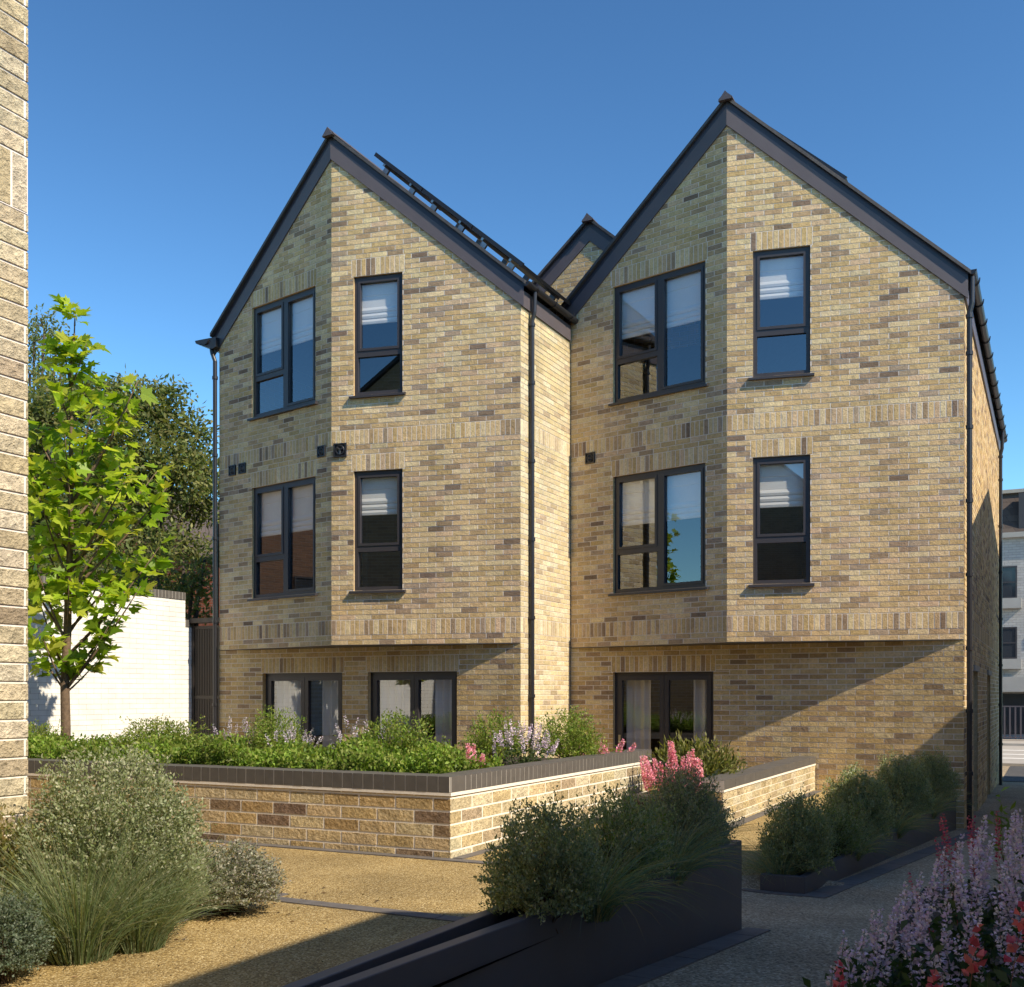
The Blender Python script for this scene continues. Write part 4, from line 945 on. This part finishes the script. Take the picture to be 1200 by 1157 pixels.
RD = [(1105, 955, 4.75), (1102, 960, 4.7), (1097, 982, 4.6), (1135, 958, 4.85), (1141, 958, 4.85), (1169, 952, 4.9), (1120, 985, 4.7), (1147, 972, 4.8), (1065, 1025, 4.5)]
flower_plant('red_spikes', (-.20, 4.60, .15), [sight(*t) for t in RD], 'red flower spikes rising behind the lilac clumps', 'flowers', cols=PINK, stemcol=(.28, .05, .06), leafcols=DL, seed=131, flen=.30, rr=.012, petal=.010, pitch=.017, ppw=5, leaves=120, spread=.2)
RB = [(1146, 1090, 3.45), (1094, 1142, 3.4), (1199, 1066, 3.5)]
flower_plant('coral_spikes', (-.20, 3.25, .15), [sight(*t) for t in RB], 'large coral red blossoms nearest the camera in the lower right corner', 'flowers', cols=CORAL, stemcol=(.25, .12, .07), leafcols=DL, seed=133, flen=.22, rr=.026, petal=.028, pitch=.030, ppw=5, leaves=200, spread=.16, big=True, ll=.07)
flower_plant('coral_spikes', (-.62, 3.50, .15), [sight(982, 1130, 3.6), sight(986, 1140, 3.55)], 'single small coral blossom at the left tip of the shaded bed', 'flowers', cols=CORAL, stemcol=(.25, .12, .07), leafcols=DL, seed=134, flen=.14, rr=.018, petal=.02, pitch=.024, ppw=5, leaves=20, spread=.05, big=True)
# a leafy sapling shoot standing over the flowers
lf = Leaves(); rng = np.random.default_rng(7); rt = sight(1176, 1010, 5.2)
for tp in [sight(1172, 928, 5.2), sight(1183, 950, 5.2), sight(1163, 952, 5.2)]:
    tt = np.linspace(0, 1, 14)[:, None]; P = rt + (tp - rt) * tt; lf.strip(P[None], np.array([.004]), np.array([[.12, .14, .05]]))
    lf.add(P[3:], np.stack([rng.normal(0, 1, 11), rng.normal(0, 1, 11), rng.uniform(.3, .9, 11)], 1), .06, .02, pal(rng, FRESH[:3], 11), rng)
put('leafy_shoot', lf.mesh('leafy_shoot', M['leaf']), (0, 0, 0), 'slender green leafy shoot above the lilac flowers at the alley', 'plant')

# ------------------------------------------------------------------ the young tree
def young_tree():
    base = sight(77, 900, 13.9); base[2] = .5; ux = np.array([math.cos(YAW), math.sin(YAW), 0]); uy = np.array([-math.sin(YAW), math.cos(YAW), 0]); s = 13.9 / 1259.08
    tr = thing('young_tree', tuple(base), 'young tree with large bright lobed leaves in front of the white garden wall', 'tree')
    at = lambda px, py, dy=0: sight(px, py, 13.9) + uy * dy
    trunk = [base] + [at(*p) for p in [(77, 850), (76, 800), (79, 740), (80, 690), (83, 620), (82, 560), (84, 500), (82, 440), (87, 395), (88, 366)]]
    rad = [.064, .060, .056, .050, .043, .036, .030, .023, .016, .010, .005]
    mb = MB(); mb.tube(trunk, rad, 10)
    TY = np.array([p[2] for p in trunk]); TX = np.array(trunk)
    def on_trunk(z): return np.array([np.interp(z, TY, TX[:, k]) for k in range(3)])
    rng = np.random.default_rng(17)
    tips = [(38, 755, .1, 55), (58, 738, -.3, 70), (134, 735, -.2, 75), (112, 768, .2, 45), (152, 690, .1, 110), (168, 688, -.1, 120), (184, 640, .1, 130), (34, 700, .3, 90), (50, 655, -.3, 100), (118, 655, .3, 90),
            (36, 610, .2, 90), (62, 590, -.4, 90), (140, 605, -.1, 90), (104, 620, .5, 90), (122, 545, .4, 100), (160, 562, -.3, 110), (196, 565, .1, 130), (172, 545, .4, 120), (40, 545, -.2, 90), (58, 500, .3, 90),
            (148, 472, .1, 120), (168, 452, -.2, 140), (122, 490, -.4, 90), (104, 440, .1, 60), (66, 440, -.1, 60), (86, 400, 0, 40), (88, 362, 0, 20), (36, 500, .1, 80), (30, 570, .2, 80), (132, 515, .5, 100), (20, 650, 0, 100),
            (95, 520, -.5, 80), (75, 560, .5, 80), (100, 580, -.5, 90), (70, 660, .5, 90), (140, 650, .3, 90), (25, 530, -.2, 100), (70, 400, .1, 50), (105, 405, -.1, 50), (92, 680, -.3, 60)]
    Pm, Dm, Lm = [], [], []
    for (px, py, dy, run) in tips:
        tp = at(px, py, dy); b = on_trunk(tp[2] - run * s); mid = b * .45 + tp * .55 + np.array([0, 0, -.10 * run * s]); tt = np.linspace(0, 1, 7)
        cur = ((1 - tt) ** 2)[:, None] * b + (2 * tt * (1 - tt))[:, None] * mid + (tt ** 2)[:, None] * tp
        r0 = .010 + .00012 * run; mb.tube([tuple(p) for p in cur], [r0 * (1 - .8 * t) for t in tt], 5)
        n = 15 + int(run / 9)
        for t in .30 + .72 * rng.random(n) ** .75:
            p = ((1 - t) ** 2) * b + 2 * t * (1 - t) * mid + t ** 2 * tp; a = rng.uniform(0, 2 * PI); o = np.array([math.cos(a), math.sin(a), rng.uniform(-.1, .7)])
            Pm.append(p + unit(o) * rng.uniform(.03, .16)); Dm.append(unit(o + np.array([0, 0, rng.uniform(-.5, .25)]))); Lm.append(rng.uniform(.12, .25))
    mb.build('trunk', M['bark'], tr, smooth=True)
    P, D, L = np.array(Pm), np.array(Dm), np.array(Lm); n = len(P)
    up = unit(np.array([.35, -.25, .8]) + rng.normal(0, .55, (n, 3))); S = unit(np.cross(D, up)); N = np.cross(S, D)
    half = np.array([(0, 0), (.22, -.07), (.52, .10), (.33, .24), (.58, .54), (.25, .54), (.18, .78), (0, 1), (0, .5)])
    v, c = [], []
    base_c = pal(rng, [(.30, .42, .03), (.23, .35, .022), (.38, .47, .045), (.17, .28, .018), (.40, .44, .06)], n, .15)
    for sg in (1, -1):
        x, y = half[:, 0] * sg, half[:, 1]; fd = np.abs(half[:, 0]) * rng.uniform(.0, .45, (n, 1)); dr = (y ** 2)[None] * rng.uniform(.0, .30, (n, 1))
        q = P[:, None] + (S[:, None] * x[None, :, None] + D[:, None] * y[None, :, None] + N[:, None] * fd[..., None]) * L[:, None, None] - np.array([0, 0, 1.]) * (dr * L[:, None])[..., None]
        v.append(q.reshape(-1, 3)); c.append(np.repeat(base_c, 9, axis=0))
    v, c = np.concatenate(v), np.concatenate(c); me = vmesh('crown', v, np.arange(len(v)).reshape(-1, 9), c, [M['maple']])
    o = bpy.data.objects.new('crown', me); COL.objects.link(o); par(o, tr)
young_tree()

# ------------------------------------------------------------------ background trees
def big_tree(name, base, blobs, label, seed, ll=.13, cols=None, trunk_r=.28, per=95, lps=28):
    rng = np.random.default_rng(seed); t = thing(name, base, label, 'tree', 'trees beyond the white wall'); lv = Leaves(); mb = MB()
    B = np.array(base, float); top = np.mean([b[0] for b in blobs], axis=0)
    fork = B + np.array([0, 0, (top[2] - B[2]) * .40]); mb.tube([tuple(B), tuple(fork)], [trunk_r, trunk_r * .75], 9)
    cols = cols or [(.125, .165, .045), (.165, .20, .06), (.09, .125, .032), (.20, .21, .075), (.14, .145, .05)]
    for ctr, r in blobs:
        ctr = np.array(ctr); m = fork * .5 + ctr * .5 + np.array([0, 0, .1 * r]); mb.tube([tuple(fork), tuple(m), tuple(ctr)], [trunk_r * .4, trunk_r * .22, .03], 6)
        k = int(per * r * r); d = unit(rng.normal(size=(k, 3))); tw = ctr + d * r * (rng.random(k) ** .45)[:, None] * np.array([1, 1, .85])
        for j in range(0, k, 7): mb.tube([tuple(ctr), tuple((ctr + tw[j]) / 2 + np.array([0, 0, .08])), tuple(tw[j])], [.025, .015, .006], 4, cap=False)
        off = rng.normal(0, .17, (k, lps, 3)) * np.array([1.2, 1.2, .7]); P = (tw[:, None] + off).reshape(-1, 3)
        D = unit(np.repeat(d, lps, axis=0) * .5 + rng.normal(0, .7, P.shape) - np.array([0, 0, .25])); n = len(P)
        c = pal(rng, cols, n) * (.75 + .5 * np.repeat(rng.random(k), lps)[:, None])
        lv.add(P, D, ll * rng.uniform(.7, 1.3, n), ll * .42, c, rng)
    mb.build('trunk', M['dark_bark'], t, smooth=True); o = bpy.data.objects.new('crown', lv.mesh('crown', M['leaf'])); COL.objects.link(o); par(o, t)
def blobs(L, dep, seed):
    g = random.Random(seed); return [(sight(x, y, dep + g.uniform(-1.6, 1.6)), r * dep / 1259.08) for x, y, r in L]
b0 = sight(150, 880, 26); b0[2] = 0
big_tree('broad_tree', tuple(b0), blobs([(40, 490, 40), (75, 475, 42), (115, 468, 38), (155, 470, 36), (190, 480, 34), (215, 515, 36), (238, 560, 30), (235, 600, 26), (205, 560, 44), (150, 530, 46), (100, 540, 46), (50, 555, 46), (60, 610, 40), (120, 610, 44), (170, 590, 44)], 26, 1), 'broad dark olive tree filling the sky behind the young tree', 201, ll=.15)
b0 = sight(215, 870, 22); b0[2] = 0
big_tree('low_tree', tuple(b0), blobs([(190, 665, 34), (215, 645, 30), (160, 690, 30), (225, 690, 26), (205, 705, 26), (240, 655, 16), (130, 670, 34), (90, 660, 36), (50, 660, 36), (175, 640, 30), (232, 715, 18)], 22, 2), 'lower darker tree just over the white wall, beside the fence post', 202, ll=.13, trunk_r=.18, per=80)
b0 = sight(38, 880, 31); b0[2] = 0
big_tree('sparse_tree', tuple(b0), blobs([(52, 385, 20), (40, 400, 22), (68, 392, 14), (45, 425, 22), (20, 400, 30), (75, 412, 9), (35, 440, 20)], 31, 3), 'sparse taller tree top beside the near brick wall', 203, ll=.14, trunk_r=.2, per=46, lps=20)

# ------------------------------------------------------------------ houses around
def block(name, label, x0, x1, y0, y1, z0, prof_axis, prof, mat, roofmat, cat='house', roof_over=.15):
    """a plain house: prof is the list of (across, z) roof points, swept along the other axis"""
    t = thing(name, ((x0 + x1) / 2, (y0 + y1) / 2, z0), label, cat); mb = MB()
    if prof_axis == 'x': P = [(x0, y0, z0), (x1, y0, z0)] + [(a, y0, z) for a, z in reversed(prof)]; mb.prism(P, (0, y1 - y0, 0))
    else: P = [(x0, y0, z0), (x0, y1, z0)] + [(x0, a, z) for a, z in reversed(prof)]; mb.prism(P, (x1 - x0, 0, 0))
    mb.build('wall', mat, t); rf = MB()
    for (a, za), (b, zb) in zip(prof, prof[1:]):
        if prof_axis == 'x': q = [(a, y0 - roof_over, za), (b, y0 - roof_over, zb), (b, y1 + roof_over, zb), (a, y1 + roof_over, za)]
        else: q = [(x0 - roof_over, a, za), (x0 - roof_over, b, zb), (x1 + roof_over, b, zb), (x1 + roof_over, a, za)]
        rf.hexa([Vector(p) + Z3 * .01 for p in q] + [Vector(p) + Z3 * .09 for p in q])
    rf.build('roof', roofmat, t); return t
# the near house whose corner shows on the left edge
nh = thing('near_house', (-9, -1, 0), 'near buff brick house of which only a sunlit corner shows at the left edge', 'house')
pn_ = Plane((-5.283, 1.2), (-5.283, 4.281)); mb = MB()
bricks(mb, pn_, [(0, -.1), (pn_.w, -.1), (pn_.w, 7.0), (0, 7.0)], 0.04, (), [(0, pn_.w, 4.144, 4.468)], course=.108, blen=.36, joint=.016, pal=[((.57, .495, .335), 36), ((.53, .45, .295), 24), ((.61, .54, .39), 18), ((.45, .37, .25), 10), ((.34, .27, .19), 7)], seed=61, recess=.008, rough=.0009, perp=.003, spitch=.112)
mb.build('side_wall', [M['block'], M['mortar']], nh, color=True)
mb = MB(); x0, x1, y0, y1 = -13.0, -5.30, -9.0, 4.270; xa = -9.15
mb.prism([(x0, y0, -.1), (x1, y0, -.1), (x1, y0, 7.0), (xa, y0, 10.3), (x0, y0, 7.0)], (0, y1 - y0, 0)); mb.build('wall', M['flat_brick'], nh)
rf = MB()
for q in ([(x0 - .2, 6.83), (xa, 10.32)], [(xa, 10.32), (x1 + .12, 6.92)]):
    P = [(q[0][0], y0 - .1, q[0][1]), (q[1][0], y0 - .1, q[1][1]), (q[1][0], y1 + .1, q[1][1]), (q[0][0], y1 + .1, q[0][1])]; rf.hexa([Vector(p) + Z3 * .02 for p in P] + [Vector(p) + Z3 * .12 for p in P])
rf.build('roof', M['slate'], nh)
def wins(t, plane, spots, w, h, d=.01):
    for u, z in spots:
        mb = MB(); plane.box(mb, u, u + w, z, z + .06, 0, d + .03); plane.box(mb, u, u + w, z + h - .06, z + h, 0, d + .03); plane.box(mb, u, u + .06, z + .06, z + h - .06, 0, d + .03); plane.box(mb, u + w - .06, u + w, z + .06, z + h - .06, 0, d + .03)
        plane.box(mb, u + .06, u + w - .06, z + h / 2 - .03, z + h / 2 + .03, 0, d + .025)
        o = mb.build('window', M['frame'], t); g_ = MB(); g_.quad([plane.p(u + .06, z + .06, d), plane.p(u + w - .06, z + .06, d), plane.p(u + w - .06, z + h - .06, d), plane.p(u + .06, z + h - .06, d)]); g_.build('pane', M['rear_glass'], o)
# unseen neighbours across the alley, walls made white for fill light: their eaves and gable cast the shade over the ramp and the alley wall
EA, EB = 5.60, 4.30
t = block('alley_house', 'unseen house along the right of the ramp, whitened for fill light, its eave shading the flower bed', 2.4, 10, -14, 4.2, -.3, 'x', [(2.25, EA), (6.2, EA + 2.6), (10.1, EA)], M['white'], M['slate'])
wins(t, Plane((2.4, -14), (2.4, 4.2)), [], 1, 1)
block('shade_outbuilding', 'unseen added outbuilding, whitened for fill, next to the house along the ramp', 2.4, 8, 4.23, 8.2, -.5, 'x', [(2.3, 4.90), (8.05, 5.4)], M['white'], M['slate'], 'outbuilding', .0)  # added volume, eave height set so sun reaches the planter shrub tops
block('shade_outbuilding', 'lowest unseen added outbuilding, whitened for fill, before the broad gabled house on the alley', 2.4, 8, 8.23, 16.05, -.6, 'x', [(2.3, EB), (8.05, EB + .5)], M['white'], M['slate'], 'outbuilding', .0)  # added low volume, eave set to place the shade edge on the house wall
block('alley_house', 'unseen house whitened for fill light, its broad gable turned to the alley, shading the corner house flank', 2.4, 11, 16.2, 26.4, -.7, 'y', [(16.15, 6.95), (21.2, 8.42), (26.45, 7.45)], M['white'], M['slate'], roof_over=.02)
t = block('terrace_house', 'dark terrace behind the camera, mirrored in the lower windows', -4.6, 1.9, -16, -8.0, 0, 'x', [(-4.7, 8.6), (-1.4, 11.3), (2.0, 8.6)], M['flat_brick'], M['slate'])
wins(t, Plane((1.9, -7.98), (-4.6, -7.98)), [], 1, 1)
block('red_house', 'red brick house far behind the gate and trees', -31, -21.5, 23.5, 31, 0, 'x', [(-31.2, 5.0), (-26, 8), (-21.3, 5.0)], M['red_brick'], M['tile'])
t = block('brown_house', 'brown brick house beyond the white wall, mirrored in the left windows', -36, -26, -2, 11, 0, 'y', [(-2.2, 5.8), (4.5, 9), (11.2, 5.8)], M['brown_brick'], M['tile'])
wins(t, Plane((-25.97, -2), (-25.97, 11)), [(1.5 + 2.6 * i, z) for i in range(5) for z in (1.0, 3.6)], 1.1, 1.5)
# the white building across the street, at the end of the alley
wb = thing('white_building', (-3, 54, -.5), 'white brick building with a dark mansard roof, across the street past the alley', 'building')
pf = Plane((-14, 50), (9, 50)); mb = MB(); mb.box((-14, 50, -.6), (9, 60, 8.2)); mb.build('wall', M['white_brick'], wb)
mb = MB(); mb.prism([(-14.1, 49.9, 8.2), (9.1, 49.9, 8.2), (9.1, 50.9, 10.05), (-14.1, 50.9, 10.05)], (0, 6, 0)); mb.build('mansard_roof', M['tile'], wb)
mb = MB(); pf.box(mb, -.2, 23.2, 7.98, 8.19, .002, .22); mb.build('cornice', M['concrete'], wb)
mb = MB(); pf.box(mb, -.1, 23.1, 10.0, 10.15, -1.2, -.7); mb.build('roof_kerb', M['paving'], wb)
mb = MB(); pf.box(mb, 12.70, 13.8, 8.3, 9.85, -.6, .02); mb.build('dormer', M['frame'], wb)
for x in (-9.0, -5.72, -2.44, .84):
    for z, h in ((5.43, 1.36), (2.88, 1.34)):
        wins(wb, pf, [(x + 14, z)], 1.08, h, .012)
        mb = MB(); pf.box(mb, x + 13.85, x + 15.25, z - .44, z - .02, .002, .42); mb.build('window_box', M['concrete'], wb)
mb = MB(); pf.box(mb, 0, 23, 1.48, 2.10, .003, 1.1); mb.build('canopy', M['concrete'], wb)
mb = MB(); pf.box(mb, .2, 22.8, -.3, 1.40, .004, .03); mb.build('shop_glazing', M['rear_glass'], wb)
mb = MB(); n = 110
for i in range(n): x = -13 + i * .2; mb.box((x, 48.0, -.45), (x + .06, 48.05, .86))
for z in (-.40, .86): mb.box((-13, 47.99, z), (9, 48.06, z + .05))
tag(mb.build('railing', M['barge']), 'grey metal railing in front of the white building across the street', 'railing')
